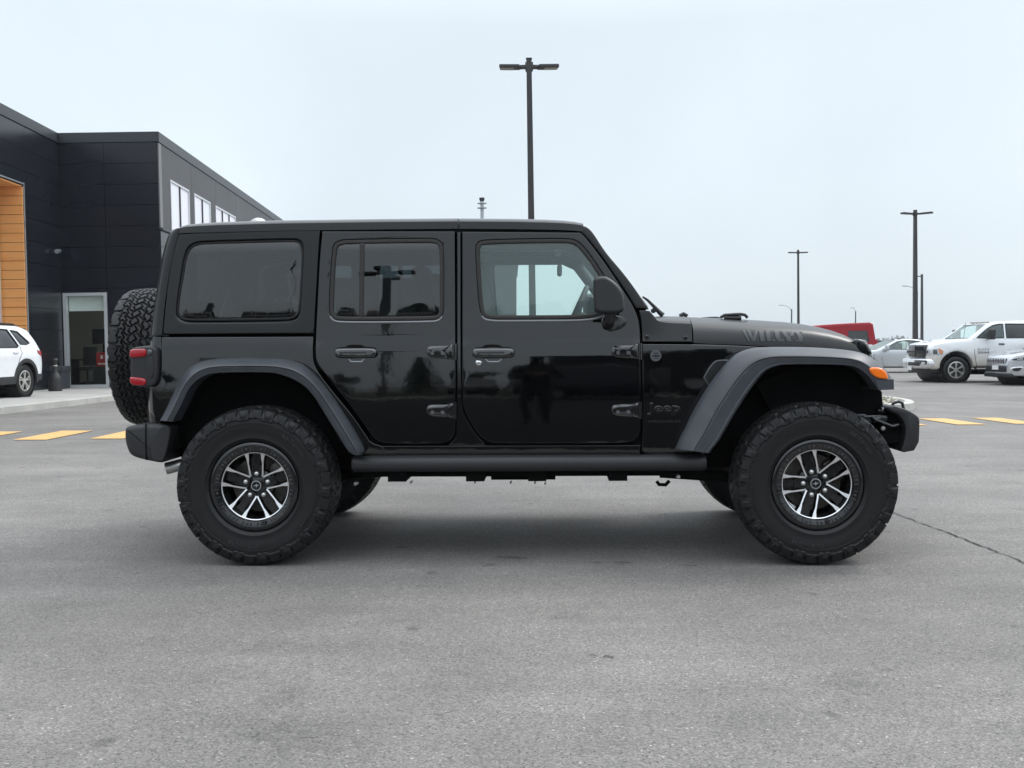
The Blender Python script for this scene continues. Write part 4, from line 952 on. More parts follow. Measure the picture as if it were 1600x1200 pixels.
# ================================================================== wheels
def tri_(t): t = t % 1.0; return 4 * abs(t - .5) - 1
def tyre_mesh(NP=48, SP=12):
    R = .4315; na = NP * SP
    side = [(-.110, .212), (-.118, .230), (-.122, .240), (-.130, .244), (-.136, .247), (-.139, .250), (-.1455, .262), (-.149, .264), (-.149, .267), (-.148, .270), (-.154, .300), (-.1565, .325), (-.1565, .342), (-.1585, .3435), (-.1585, .3465), (-.1565, .348), (-.1555, .356), (-.155, .362), (-.1545, .366), (-.1535, .372), (-.152, .380), (-.150, .390), (-.1475, .400), (-.1455, .408), (-.143, .4145)]
    NW = 57; rows = []
    for y, r in side: rows.append((y, r, None))
    for k in range(NW):
        q = -1 + 2 * k / (NW - 1); rows.append((.1405 * q, R - .012 * abs(q) ** 3.2, q))
    for y, r in side[::-1]: rows.append((-y, r, None))
    V = []; m = len(rows)
    for i in range(na):
        th = 2 * math.pi * i / na; ph = i / SP
        alt = (int(ph * 1) % 2)
        for y, r, q in rows:
            rr, yy = r, y; sgn = -1 if y < 0 else 1
            if q is None:
                p2 = ph * .75 + (.5 if y > 0 else 0)
                f = p2 % 1.0; bd = .363 + (.007 if (p2 * 1) % 2 < 1 else -.002) + .002 * tri_(p2 * 2)
                if r > bd: yy += sgn * .0065
                if r > .372 and r < .402 and .25 < f < .70 and int(p2) % 2: yy += sgn * .005
                if r > .384 and (f < .20): rr -= .010 if r > .40 else .004; yy -= sgn * (.009 if r > .392 else .005)
            else:
                a = abs(q); p2 = ph + (.5 if q > 0 else 0); dep = 0
                wob = .30 * math.sin(q * 5.2 + .6 * math.sin(2 * math.pi * ph))
                # circumferential zigzag grooves
                for g, wd, am in ((-.64, .030, .05), (-.40, .026, .07), (-.13, .026, .07), (.13, .026, .07), (.40, .026, .07), (.64, .030, .05)):
                    if abs(q - g - am * tri_(ph + (.25 if g > 0 else 0) + g)) < wd: dep = 1
                if a > .62: f = (p2 * .5 + .12 * (a - .6)) % 1; sl = f < .11
                elif a > .38: f = (ph + .5 * (q > 0) + .35 * math.sin(q * 9) + .33) % 1; sl = f < .20
                elif a > .12: f = (ph + .5 * (q < 0) + .35 * math.sin(q * 9) + .75) % 1; sl = f < .20
                else: f = (ph + 2.2 * q + .1) % 1; sl = f < .20
                if sl: dep = 1
                if not dep and a > .66 and .3 < ((p2 * .5) % 1) < .36 and a < .85: dep = .4
                rr -= .0105 * dep
            V.append((rr * math.sin(th), yy, rr * math.cos(th)))
    Fc = []
    for i in range(na):
        j = (i + 1) % na
        for k in range(m - 1): Fc.append((i * m + k, i * m + k + 1, j * m + k + 1, j * m + k))
    mb = MB(); mb.add(V, Fc); return mb.mesh('tyre', M['rubber'], True, 38)
TYRE = tyre_mesh()
def arc_text(mb, s, r, th0, size, y, dirn=1, flip=False):
    """letters standing on a circle on the outer face (-y); th0 in degrees, clockwise as seen from outside"""
    adv = 0
    for ch in s:
        if ch == ' ': adv += size * .35; continue
        t = text_mb(ch, size, .0012); xs = [p[0] for p in t.v]; wd = max(xs) - min(xs); x0 = min(xs)
        pts = []
        for p in t.v:
            u = p[0] - x0 + adv; a = rad(th0) - dirn * u / r; rr = r + (p[1] if not flip else (size * .7 - p[1]) * -1 + size * .0)
            pts.append((rr * math.cos(a), y - (.0035 if p[2] > 0 else -.001), rr * math.sin(a)))
        mb.add(pts, t.f); adv += wd + size * .12
LETTER = []
for args in (('BFGoodrich', .312, 245, .032, -.1565, -1), ('All-Terrain', .312, 60, .032, -.1565, 1), ('TRACTION', .325, 335, .016, -.1575, 1)):
    lt = MB(); arc_text(lt, *args); LETTER.append(lt.mesh('sidewall_lettering', M['tyretext'], False))
def pol(r, d): return (r * math.cos(rad(d)), r * math.sin(rad(d)))
def wheel_parts():
    P = {}
    b = MB(); b.lathe([(.150, .10), (.178, .08), (.180, -.06), (.190, -.100), (.190, -.114), (.1845, -.114), (.1835, -.10), (.176, -.06), (.155, .10)], 64, 'y', closed=True)
    b.lathe([(0, -.060), (.052, -.060), (.062, -.056), (.085, -.050), (.090, -.02), (0, -.02)], 40, 'y')
    # dark pocketed spoke bodies between the paired legs
    for k in range(5):
        c = 36 + 72 * k
        poly = [pol(.05, c - 30), pol(.075, c - 16), pol(.112, c - 13), pol(.112, c + 13), pol(.075, c + 16), pol(.05, c + 30)]
        b.prism(poly[::-1], -.074, -.045)
        b.prism([pol(.105, c - 8), pol(.182, c - 9), pol(.182, c + 9), pol(.105, c + 8)][::-1], -.070, -.050)
    def leg(ax, sg):
        A, E = Vector(pol(.060, ax)), Vector(pol(.181, ax + sg * 21.5)); d = (E - A).normalized(); n = Vector((-d.y, d.x)) * sg
        L = (E - A).length; st = [(0, -.001, .008), (.10, -.0022, .0065), (.58, -.003, .005), (.68, -.003, .0075), (.78, -.0045, .0095), (.90, -.0085, .011), (1.0, -.0115, .0125)]
        return [A + d * (L * t) + n * q for t, q, _ in st], [A + d * (L * t) + n * q for t, _, q in st], [t for t, _, _ in st]
    fc = MB()
    for k in range(5):
        for sg in (-1, 1):
            l, r_, ts = leg(72 * k, sg); n = len(ts)
            for mbx, y0, y1 in ((fc, lambda t: -.083 - .030 * t, lambda t: -.080 - .030 * t), (b, lambda t: -.0802 - .030 * t, lambda t: -.045 - .01 * t)):
                v = []
                for i in range(n): v += [(l[i].x, y0(ts[i]), l[i].y), (r_[i].x, y0(ts[i]), r_[i].y), (r_[i].x, y1(ts[i]), r_[i].y), (l[i].x, y1(ts[i]), l[i].y)]
                f = [(i * 4 + a, i * 4 + (a + 1) % 4, (i + 1) * 4 + (a + 1) % 4, (i + 1) * 4 + a) for i in range(n - 1) for a in range(4)] + [(0, 1, 2, 3), tuple((n - 1) * 4 + a for a in (3, 2, 1, 0))]
                mbx.add(v, f)
    fc.lathe([(.1795, -.116), (.1835, -.118), (.1835, -.108), (.1795, -.108)], 96, 'y', closed=True)
    P['spoke_face'] = fc.mesh('spoke_face', M['machined'], True, 30)
    P['wheel'] = b.mesh('wheel', M['rimblack'], True, 35)
    g = MB(); g.lathe([(.184, -.112), (.186, -.124), (.190, -.130), (.214, -.138), (.230, -.139), (.238, -.135), (.2415, -.128), (.242, -.118), (.230, -.10), (.19, -.10)], 96, 'y', closed=True)
    rb0 = g; g = MB()
    for k in range(1):
        a = 0; x, z = pol(.204, a); g.lathe([(0, -.1425), (.0034, -.1425), (.006, -.141), (.008, -.137), (.008, -.128), (0, -.128)], 10, 'y', Matrix.Translation((x, 0, z)))
        for o in (-6, 6):
            Mq = Matrix.Rotation(-rad(a + o), 4, 'Y'); g.bbox(.194, -.1400, -.003, .214, -.128, .003, .0012, 1, M=Mq)
    P['ring_bolt'] = g.mesh('ring_bolt', M['stud'], True, 35); g = rb0
    P['bead_ring'] = g.mesh('bead_ring', M['rimblack'], True, 35)
    h = MB(); h.lathe([(0, -.092), (.020, -.092), (.021, -.090), (.0215, -.094), (.0255, -.0955), (.0275, -.093), (.028, -.06), (0, -.06)], 40, 'y'); P['hub_cap'] = h.mesh('hub_cap', M['rimblack'], True, 30)
    h = MB(); h.lathe([(.0235, -.0950), (.0245, -.0972), (.0272, -.0968), (.0280, -.0945), (.0235, -.0940)], 40, 'y', closed=True)
    for q in ([(-.015, -.004), (-.004, .001), (.004, -.003), (.015, .004), (.013, .006), (.004, .001), (-.004, .004), (-.015, -.001)], [(-.004, .002), (.001, .012), (.004, .002)], [(-.003, -.001), (.0, -.011), (.003, -.003)]): h.prism(q, -.0945, -.091)
    P['cap_emblem'] = h.mesh('cap_emblem', M['galv'], True, 30)
    h = MB(); h.lathe([(0, -.092), (.006, -.0915), (.0110, -.088), (.0128, -.080), (.0128, -.05), (0, -.05)], 14, 'y'); P['lug_nut'] = h.mesh('lug_nut', M['steel'], True, 40)
    h = MB(); h.lathe([(.06, -.02), (.075, -.03), (.088, -.03), (.09, -.008), (.152, -.008), (.152, .012), (.06, .012)], 48, 'y', closed=True); P['brake_disc'] = h.mesh('brake_disc', M['disc'], True, 35)
    h = MB(); h.bbox(-.065, -.045, .085, .065, .04, .160, .02); P['brake_caliper'] = h.mesh('brake_caliper', M['disc'], True, 40)
    h = MB(); h.lathe([(0, -.1), (.012, -.1), (.014, -.142), (.010, -.148), (0, -.148)], 12, 'y'); P['valve_stem'] = h.mesh('valve_stem', M['blackobj'], True, 40)
    return P
WP = wheel_parts()
def mkobj(nm, me, parent, loc=(0, 0, 0), rot=(0, 0, 0)):
    o = bpy.data.objects.new(nm, me); col.objects.link(o); o.parent = parent; o.location = loc; o.rotation_euler = rot; return o
def make_wheel(loc, rz, spin, nm='wheel'):
    w_ = mkobj(nm, WP['wheel'], suv, loc, (0, -rad(spin), rz))
    mkobj('tyre', TYRE, w_); mkobj('spoke_face', WP['spoke_face'], w_); mkobj('bead_ring', WP['bead_ring'], w_); None
    for l_ in LETTER: mkobj('sidewall_lettering', l_, w_, rot=(0, rad(spin), 0))
    for k in range(16): mkobj('ring_bolt', WP['ring_bolt'], w_, rot=(0, -rad(22.5 * k + 6), 0))
    mkobj('hub_cap', WP['hub_cap'], w_); mkobj('cap_emblem', WP['cap_emblem'], w_, rot=(0, rad(spin), 0))
    for k in range(5): x, z = pol(.0635, 36 + 72 * k); mkobj('lug_nut', WP['lug_nut'], w_, (x, 0, z))
    mkobj('brake_disc', WP['brake_disc'], w_); mkobj('brake_caliper', WP['brake_caliper'], w_, rot=(0, rad(spin) + rad(60), 0))
    x, z = pol(.20, -75 - spin); mkobj('valve_stem', WP['valve_stem'], w_, (x, 0, z))
    return w_
xr, zr = J(397, 763, .94); xf, zf = J(1277.5, 759.8, .94)
make_wheel((xr, -.805, .429), 0, -18); make_wheel((xf, -.805, .429), 0, 0)
make_wheel((xr, .805, .429), math.pi, 10); make_wheel((xf, .805, .429), math.pi, 25)
xs_, zs_ = J(238, 558, .0)
make_wheel((-2.372, .03, zs_), -math.pi / 2, 12, 'spare_wheel')
# ================================================================== showroom building on the left
TILT = rad(-.85)
def wood():
    m = mat('cedar_boards', (.55, .22, .07), .55); t = m.node_tree; b = t.nodes['Principled BSDF']; L = t.links.new
    tcn = t.nodes.new('ShaderNodeTexCoord'); mp = t.nodes.new('ShaderNodeMapping'); mp.inputs['Scale'].default_value = (1.2, 1.2, 22); L(tcn.outputs['Object'], mp.inputs[0])
    n = t.nodes.new('ShaderNodeTexNoise'); n.inputs['Scale'].default_value = 3; n.inputs['Detail'].default_value = 6; n.inputs['Distortion'].default_value = .6; L(mp.outputs[0], n.inputs[0])
    mp2 = t.nodes.new('ShaderNodeMapping'); mp2.inputs['Scale'].default_value = (.4, .4, 6.6); L(tcn.outputs['Object'], mp2.inputs[0])
    n2 = t.nodes.new('ShaderNodeTexNoise'); n2.inputs['Scale'].default_value = 1; n2.inputs['Detail'].default_value = 0; L(mp2.outputs[0], n2.inputs[0])
    ad = t.nodes.new('ShaderNodeMath'); ad.operation = 'ADD'; L(n.outputs[0], ad.inputs[0]); L(n2.outputs[0], ad.inputs[1])
    cr_ = t.nodes.new('ShaderNodeValToRGB'); L(ad.outputs[0], cr_.inputs[0]); e = cr_.color_ramp.elements
    e[0].position = .6; e[0].color = (.86, .34, .098, 1); e[1].position = 1.3; e[1].color = (.95, .43, .14, 1); L(cr_.outputs[0], b.inputs['Base Color'])
    return m
M['wood'] = wood()
YB = 30.0
P0 = at(256, 600, YB); P0.z = -.10
bld = empty('showroom_building', tuple(P0), 0, TILT, label='dark graphite-clad showroom building with timber portal and high white-framed windows', cat='building')
def U(p):   # world point seen in the picture -> building frame
    d = Vector(p) - P0; c, s = math.cos(-TILT), math.sin(-TILT); return Vector((d.x * c + d.z * s, d.y, -d.x * s + d.z * c))
DIR = Vector((-.052, 1, 0))
inner, outer = U(at(99, 560, YB)), U(at(255, 560, YB))
XI = inner.x; ZT = U(at(252, 206, YB)).z
wallA = lambda y: XI - .052 * (y)          # y in building frame (0 at wall B)
wallC = lambda y: 0 - .052 * y
def onA(px, py):    # pixel -> (y, z) on the wall running towards the camera
    lo, hi = -18.0, 0.0
    for _ in range(60):
        m = (lo + hi) / 2; p = U(at(px, py, YB + m))
        if p.x < wallA(m): hi = m       # the ray is still left of the wall plane -> nearer
        else: lo = m
    # choose by solving linear crossing
    return m, U(at(px, py, YB + m)).z
def solve(px, py, fx, lo, hi):
    best = min((abs(U(at(px, py, YB + (lo + (hi - lo) * i / 4000))).x - fx(lo + (hi - lo) * i / 4000)), lo + (hi - lo) * i / 4000) for i in range(4001)); return best[1], U(at(px, py, YB + best[1])).z
# --- cladding panels: every wall is a dark backing plus flush metal cassettes with open joints
def wallM(px_, y_, dirv):    # local frame: u along the wall, n outward
    pass
def cassette(mb, o, u, n, u0, u1, z0, z1, cols, rows, skip=(), gap=.012, d=.03):
    us = cols; zs = rows
    for i in range(len(us) - 1):
        for k in range(len(zs) - 1):
            a, b, c, e = us[i] + gap / 2, us[i + 1] - gap / 2, zs[k] + gap / 2, zs[k + 1] - gap / 2
            boxes = [(a, b, c, e)]
            for (sa, sb, sc_, se) in skip:
                nb = []
                for (a_, b_, c_, e_) in boxes:
                    if sb <= a_ or sa >= b_ or se <= c_ or sc_ >= e_: nb.append((a_, b_, c_, e_)); continue
                    if sa > a_: nb.append((a_, sa, c_, e_))
                    if sb < b_: nb.append((sb, b_, c_, e_))
                    A, B = max(a_, sa), min(b_, sb)
                    if se < e_: nb.append((A, B, se, e_))
                    if sc_ > c_: nb.append((A, B, c_, sc_))
                boxes = nb
            for (a_, b_, c_, e_) in boxes:
                if b_ - a_ < .02 or e_ - c_ < .02: continue
                P_ = lambda uu, q, z: o + u * uu + n * q + Vector((0, 0, z))
                v = [P_(a_, 0, c_), P_(b_, 0, c_), P_(b_, 0, e_), P_(a_, 0, e_), P_(a_, d, c_), P_(b_, d, c_), P_(b_, d, e_), P_(a_, d, e_)]
                mb.add(v, [(4, 5, 6, 7), (0, 1, 5, 4), (1, 2, 6, 5), (2, 3, 7, 6), (3, 0, 4, 7), (3, 2, 1, 0)])
rowh = .575; nrow = 12; zs = [ZT - .28 - rowh * k for k in range(nrow + 1)][::-1]
# wall B with the office window opening
wl, wr = U(at(101, 530, YB)).x, U(at(169.5, 530, YB)).x; wz0, wz1 = U(at(135, 606, YB)).z, U(at(135, 457.5, YB)).z
split = U(at(164, 300, YB)).x
bb = MB(); uB, nB = Vector((1, 0, 0)), Vector((0, -1, 0)); oB = Vector((0, 0, 0))
cassette(bb, oB, uB, nB, XI, 0, 0, ZT, [XI, split, 0], zs, [(wl, wr, wz0, wz1)])
# wall A (towards the camera) with the portal opening
py1, pz1 = solve(38.5, 290, wallA, -12, 0); YN = -16.0; PY0 = -11.5
uA = -DIR.normalized(); nA = Vector((DIR.y, -DIR.x, 0)).normalized(); oA = Vector((XI, 0, 0))
LA = 16.0; pu = -py1 / DIR.normalized().y + .2; pu1 = -PY0 / DIR.normalized().y
sy, _ = solve(36, 180, wallA, -12, 0); cA = [0, -sy, -sy + 3.2, -sy + 6.4, -sy + 9.6, LA]
cassette(bb, oA, uA, nA, 0, LA, 0, ZT, cA, zs, [(pu, pu1, -2, pz1)])
bb.build('cladding', M['clad'], bld, smooth=False)
# wall C (running away): grey upper cladding, black below a ledge
mc = MB(); uC, nC = DIR.normalized(), Vector((DIR.y, -DIR.x, 0)).normalized(); oC = Vector((0, 0, 0)); LC = 34
_, zl = solve(256, 359, wallC, 0, 5)
win = []
for (a, b, yt, n_) in ((264, 293.5, 282, 2), (301.5, 327, 301, 2), (335, 366.5, 320, 3)):
    ya, za = solve(a, yt, wallC, 0, 34); yb, _ = solve(b, yt + 10, wallC, 0, 34); win.append((ya, yb, za, n_))
ztop = sum(w_[2] for w_ in win) / 3; zbot = zl + .04
cassette(mc, oC, uC, nC, 0, LC, 0, ZT, [.30] + [.30 + 3.37 * k for k in range(1, 11)], [zl + .02, ZT - .28], [(w_[0], w_[1], zbot, ztop) for w_ in win])
mc.build('upper_cladding', M['cladgrey'], bld, smooth=False)
mc = MB(); cassette(mc, oC, uC, nC, 0, LC, 0, ZT, [0] + [3.4 * k for k in range(1, 11)], [z for z in zs if z < zl - .1] + [zl - .06], [(.4, 3.18, wz0, wz1)]); mc.build('lower_cladding', M['clad'], bld, smooth=False)
mc = MB(); P_ = lambda u, q, z: oC + uC * u + nC * q + Vector((0, 0, z))
def wbox(mb, o, u, n, u0, u1, q0, q1, z0, z1):
    v = [o + u * a + n * q + Vector((0, 0, z)) for z in (z0, z1) for q in (q0, q1) for a in (u0, u1)]
    mb.add(v, [(0, 2, 3, 1), (4, 5, 7, 6), (0, 1, 5, 4), (2, 6, 7, 3), (0, 4, 6, 2), (1, 3, 7, 5)])
wbox(mc, oC, uC, nC, -.02, LC, 0, .10, zl - .05, zl + .01); mc.build('ledge', M['trim'], bld, smooth=False)
mc = MB(); wbox(mc, oC, uC, nC, .01, .28, .0, .034, zl + .02, ZT - .29); mc.build('corner_strip', mat('corner_metal', (.17, .165, .165), .45), bld, smooth=False)
for ya, yb, _, n_ in win:
    f = MB(); fw_ = .06
    for a, b, c, e in ((ya, yb, zbot, zbot + fw_), (ya, yb, ztop - fw_, ztop), (ya, ya + fw_, zbot + fw_, ztop - fw_), (yb - fw_, yb, zbot + fw_, ztop - fw_)): wbox(f, oC, uC, nC, a, b, -.02, .045, c, e)
    fo_ = f.build('window', M['alum'], bld, smooth=False)
    p = MB(); wbox(p, oC, uC, nC, ya + fw_, yb - fw_, .0, .012, zbot + fw_, ztop - fw_); p.build('window_pane', M['panewhite'], fo_, smooth=False)
    g = MB()
    for k in range(1, n_): c = ya + (yb - ya) * k / n_; wbox(g, oC, uC, nC, c - .05, c + .05, -.015, .04, zbot + fw_, ztop - fw_)
    g.build('window_mullion', M['blackobj'], fo_, smooth=False)
# core walls, roof slab, parapet cap
core = MB()
def slab(poly, z0, z1):
    n = len(poly); v = [(x, y, z0) for x, y in poly] + [(x, y, z1) for x, y in poly]
    core.add(v, [tuple(range(n))[::-1], tuple(range(n, 2 * n))] + [(i, (i + 1) % n, (i + 1) % n + n, i + n) for i in range(n)])
e_ = .005
slab([(wr, .0), (-.005, .0), (-.03, .36), (wr, .35)], -.4, ZT - .2)
slab([(wallC(3.2) - .005, 3.2), (wallC(LC) - .005, LC), (wallC(LC) - .5, LC), (wallC(3.2) - .4, 3.2)], -.4, ZT - .2)
slab([(wallC(.37) - .005, .37), (wallC(3.19) - .005, 3.19), (wallC(3.19) - .3, 3.19), (wallC(.37) - .3, .37)], wz1, ZT - .2)
slab([(XI - .35, .0), (wl, .0), (wl, .35), (XI - .35, .35)], -.4, ZT - .2)
core.box(wl, 0, wz1, wr, .3, ZT - .2); core.box(wl, 0.02, -.4, wr, .3, wz0)
pA = lambda u: oA + uA * u
def slabA(u0, u1, z0, z1, d0=0, d1=-.35): wbox(core, oA, uA, nA, u0, u1, d0, d1, z0, z1)
slabA(0, pu, -.4, ZT - .2); slabA(pu1, LA, -.4, ZT - .2); slabA(pu, pu1, pz1, ZT - .2)
core.build('wall', M['blackobj'], bld, smooth=False)
rs = MB(); v = [pA(LA), pA(0), Vector((0, 0, 0)), Vector((wallC(LC), LC, 0)), Vector((-30, LC, 0)), Vector((-30, -LA, 0))]
rs.add([(p.x, p.y, ZT - .19) for p in v] + [(p.x, p.y, ZT - .10) for p in v], [(0, 1, 2, 3, 4, 5), (11, 10, 9, 8, 7, 6)] + [(i, (i + 1) % 6, (i + 1) % 6 + 6, i + 6) for i in range(6)]); rs.build('roof', M['trim'], bld, smooth=False)
pc = MB(); wbox(pc, oA, uA, nA, -.0, LA, -.3, .06, ZT - .27, ZT); wbox(pc, oB, uB, nB, XI + .065, .04, -.3, .06, ZT - .272, ZT + .002); wbox(pc, oC, uC, nC, -.03, LC, -.3, .055, ZT - .274, ZT + .004); pc.build('parapet', M['trim'], bld, smooth=False)
# timber portal: jamb, soffit, silver edge, glazing inside
tj = MB(); dep = .85; z = pz1 - .02; bh = .235; k = 0
ju = pu + .02
zb_ = z - .045
while zb_ > -.35:
    wbox(tj, oA, uA, nA, ju, ju + .03, -dep, .03, zb_ - bh + .012, zb_); zb_ -= bh
for k in range(5): wbox(tj, oA, uA, nA, ju + .03, pu1, -dep + k * .175, -dep + k * .175 + .166, z - .04, z - .012)
tj.build('timber_lining', M['wood'], bld, smooth=False)
tb = MB(); wbox(tb, oA, uA, nA, pu, pu1, -1.0, -dep - .0, -.4, pz1); wbox(tb, oA, uA, nA, pu - .001, ju - .002, -dep, .034, -.4, pz1 - .001); wbox(tb, oA, uA, nA, ju, pu1, -dep, .03, pz1 - .031, pz1 - .001); tb.build('portal_backing', M['blackobj'], bld, smooth=False)
se = MB(); wbox(se, oA, uA, nA, pu - .03, pu + .0, .031, .06, -.4, pz1 + .05); wbox(se, oA, uA, nA, pu + .001, pu1, .031, .06, pz1 + .0, pz1 + .03); se.build('portal_edge', M['galv'], bld, smooth=False)
gl = MB(); wbox(gl, oA, uA, nA, ju + .20, pu1, -dep + .20, -dep + .21, -.2, pz1 - .5); gl_ = gl.build('portal_glazing', M['glassdark'], bld, smooth=False)
gf = MB()
for u_ in (ju + .13, ju + 1.6, ju + 3.2): wbox(gf, oA, uA, nA, u_, u_ + .12, -dep + .15, -dep + .32, -.3, pz1 - .45)
for z_ in (1.9, pz1 - .55): wbox(gf, oA, uA, nA, ju + .25, pu1, -dep + .16, -dep + .30, z_, z_ + .10)
gf.build('glazing_frame', M['alum'], gl_, smooth=False)
# office window: frame, glass, room behind
fr = MB(); t_ = .085
for a, b, c, e in ((wl, wr, wz0, wz0 + t_), (wl, wr, wz1 - t_, wz1), (wl, wl + t_, wz0 + t_, wz1 - t_), (wr - t_, wr, wz0 + t_, wz1 - t_)): fr.box(a, -.05, c, b, .12, e)
ofr = fr.build('office_window', M['alum'], bld, smooth=False)
pn = MB(); pn.add([(wl + t_, .06, wz0 + t_), (wr - t_, .06, wz0 + t_), (wr - t_, .06, wz1 - t_), (wl + t_, .06, wz1 - t_)], [(0, 1, 2, 3)]); pn.build('window_pane', M['storeglass'], ofr, smooth=False, fix=False)
pn = MB(); pn.add([(wallC(.4) - .03, .4, wz0), (wallC(3.18) - .03, 3.18, wz0), (wallC(3.18) - .03, 3.18, wz1), (wallC(.4) - .03, .4, wz1)], [(0, 1, 2, 3)]); pn.build('added_side_window', M['storeglass'], bld, smooth=False, fix=False)  # unseen window added to let daylight into the office
bl = MB(); bl.box(wl + .09, .16, wz1 - .50, wr - .09, .175, wz1 - .09); bl.build('roller_blind', M['blind'], ofr, smooth=False)
rm = MB(); X_a, X_b, Z_a, Z_b, Yd = wl - 2.4, -.25, wz0 + .02, wz1 + .2, 3.6
rm.box(X_a - .1, .36, Z_a, X_a, Yd, Z_b); rm.box(X_a, Yd, Z_a, X_b, Yd + .1, Z_b); rm.box(X_a, .30, Z_b, X_b, Yd, Z_b + .1); rm.box(X_a, .31, Z_a, wl - .01, .36, Z_b); rm.box(wr + .01, .31, Z_a, X_b, .36, Z_b)
rm.build('office_walls', M['beige'], bld, smooth=False)
fl = MB(); fl.box(X_a, .30, Z_a - .1, X_b, Yd, Z_a + .01); fl.build('office_floor', M['carpet'], bld, smooth=False)
def UW(p): # building frame -> world
    c, s = math.cos(TILT), math.sin(TILT); p = Vector(p); return Vector((P0.x + p.x * c + p.z * s, P0.y + p.y, P0.z - p.x * s + p.z * c))
# things in the office
wd = wr - wl
ch = empty('office_chair', UW((wl + wd * .52 - .62, 1.5, Z_a + .012)), 0, label='black office chair behind the glass of the showroom window', cat='chair')
c = MB(); c.bbox(-.24, -.22, .44, .24, .24, .52, .03); c.build('seat', M['blackobj'], ch)
c = MB(); c.bbox(-.22, .20, .56, .20, .26, 1.12, .03); c.build('backrest', M['blackobj'], ch)
c = MB(); c.tube([(0, 0, .06), (0, 0, .44)], .03, 8)
for k in range(5): a = 2 * math.pi * k / 5; c.tube([(0, 0, .10), (.28 * math.cos(a), .28 * math.sin(a), .04)], .02, 6)
c.tube([(0, .2, .5), (0, .24, .62)], .025, 6); c.build('base', M['blackobj'], ch)
dk = empty('office_desk', UW((wl + wd * .90 - .95, 2.3, Z_a + .012)), 0, label='dark office desk inside the showroom window behind the black chair', cat='desk')
c = MB(); c.bbox(-.9, -.35, .70, .9, .35, .74, .01); c.build('desk_top', M['blackobj'], dk)
for s in (-1, 1): c = MB(); c.box(s * .85 - .02, -.33, 0, s * .85 + .02, .33, .70); c.build('leg', M['blackobj'], dk)
mo = empty('monitor', UW((wl + wd * .95 - 1.0, 2.42, Z_a + .755)), 0, label='wide black monitor standing on the desk inside the showroom', cat='monitor')
c = MB(); c.bbox(-.34, -.02, .45, .34, .02, .90, .008); c.build('screen', M['blackobj'], mo)
c = MB(); c.box(-.03, -.01, .01, .03, .03, .5); c.box(-.14, -.1, 0, .14, .1, .012); c.build('stand', M['blackobj'], mo)
rb_ = MB(); rb_.bbox(-.16, -.1, 0, .16, .1, .40, .01); rbx = rb_.build('red_box', M['redbox'], loc=UW((wl + wd * .88 - .26, .62, Z_a + .56)))
tag(rbx, 'small red box with white print behind the lower showroom glass', 'box')
c = MB(); c.box(-.03, -.103, .22, .03, -.1005, .32); c.box(-.10, -.103, .06, -.05, -.1005, .10); c.box(-.03, -.103, .06, .02, -.1005, .10); c.box(.04, -.103, .06, .10, -.1005, .10); c.build('white_print', M['whitetxt'], rbx, smooth=False)
pd = MB(); pd.bbox(-.25, -.15, 0, .25, .15, .548, .01); po = pd.build('low_cabinet', M['blackobj'], loc=UW((wl + wd * .88 - .26, .62, Z_a + .012))); tag(po, 'black low cabinet carrying the red box inside the showroom', 'cabinet')
# security fitting on the side wall, dome dish above
y_, z_ = solve(86, 394, wallA, -12, 0); p = UW((wallA(y_), y_, z_))
sc_ = empty('wall_camera', p, 0, label='small silver security camera on the dark wall near the inner corner', cat='camera')
c = MB(); c.bbox(.0, -.05, -.04, .06, .05, .04, .01); c.build('bracket', M['galv'], sc_); c = MB(); c.tube([(.05, 0, 0), (.14, -.05, .03), (.17, -.32, -.0)], .05, 12); c.build('body', M['galv'], sc_)
y_, z_ = solve(383, 355, wallC, 4, 34); p = UW((wallC(y_) + .0, y_, z_))
ds = empty('satellite_dish', p, 0, label='white round dish on the grey wall just above the suv roof', cat='satellite dish')
c = MB(); c.lathe([(0, -.02), (.2, .0), (.36, .06), (.42, .11), (.425, .12), (.36, .075), (.2, .02), (0, 0)], 28, 'y', Matrix.Translation((.48, -.1, -.0)) @ Matrix.Rotation(rad(-14), 4, 'X')); c.build('dish', M['white'], ds)
c = MB(); c.tube([(0, .05, -.3), (.46, .02, -.1)], .03, 8); c.build('bracket', M['galv'], ds)

# --- resin bench box and ash receptacle beside the window
g0 = gnd(92, 609, .13)
yb_ = 29.2; bx0, bx1 = at(64, 600, yb_).x, at(105.5, 600, yb_).x; zt_ = at(90, 572, yb_).z; zg_ = G(-10, yb_) + .132
rbx = empty('storage_box', ((bx0 + bx1) / 2, yb_, zg_), 0, label='dark grey resin storage box against the black wall beside the window', cat='storage box')
w2 = (bx1 - bx0) / 2; c = MB(); hh = zt_ - zg_
c.bbox(-w2 + .03, -.25, 0, w2 - .03, .25, hh - .14, .01)
for k in range(6): x_ = -w2 + .07 + (2 * w2 - .14) * (k + .5) / 6; c.bbox(x_ - w2 * .13, -.262, .03, x_ + w2 * .13, -.25, hh - .17, .005)
c.build('body', M['planter'], rbx); c = MB(); c.bbox(-w2, -.28, hh - .15, w2, .28, hh, .02); c.build('lid', M['planter'], rbx)
ya_ = 27.6; pa = at(86.5, 612, ya_); zg_ = G(-12, ya_) + .13; sc1 = ya_ / F; ht = at(86.5, 560, ya_).z - zg_
ash = empty('ash_receptacle', (pa.x, ya_, zg_), 0, label='black bottle-shaped ash receptacle standing before the grey storage box', cat='ash bin')
c = MB(); r0 = 10.2 * sc1; c.lathe([(0, 0), (r0, 0), (r0 * 1.02, .02), (r0, .05), (r0 * .98, ht * .36), (r0 * .86, ht * .44), (r0 * .55, ht * .54), (r0 * .40, ht * .60), (r0 * .36, ht * .80), (0, ht * .80)], 28); c.build('bottle', M['plastic'], ash)
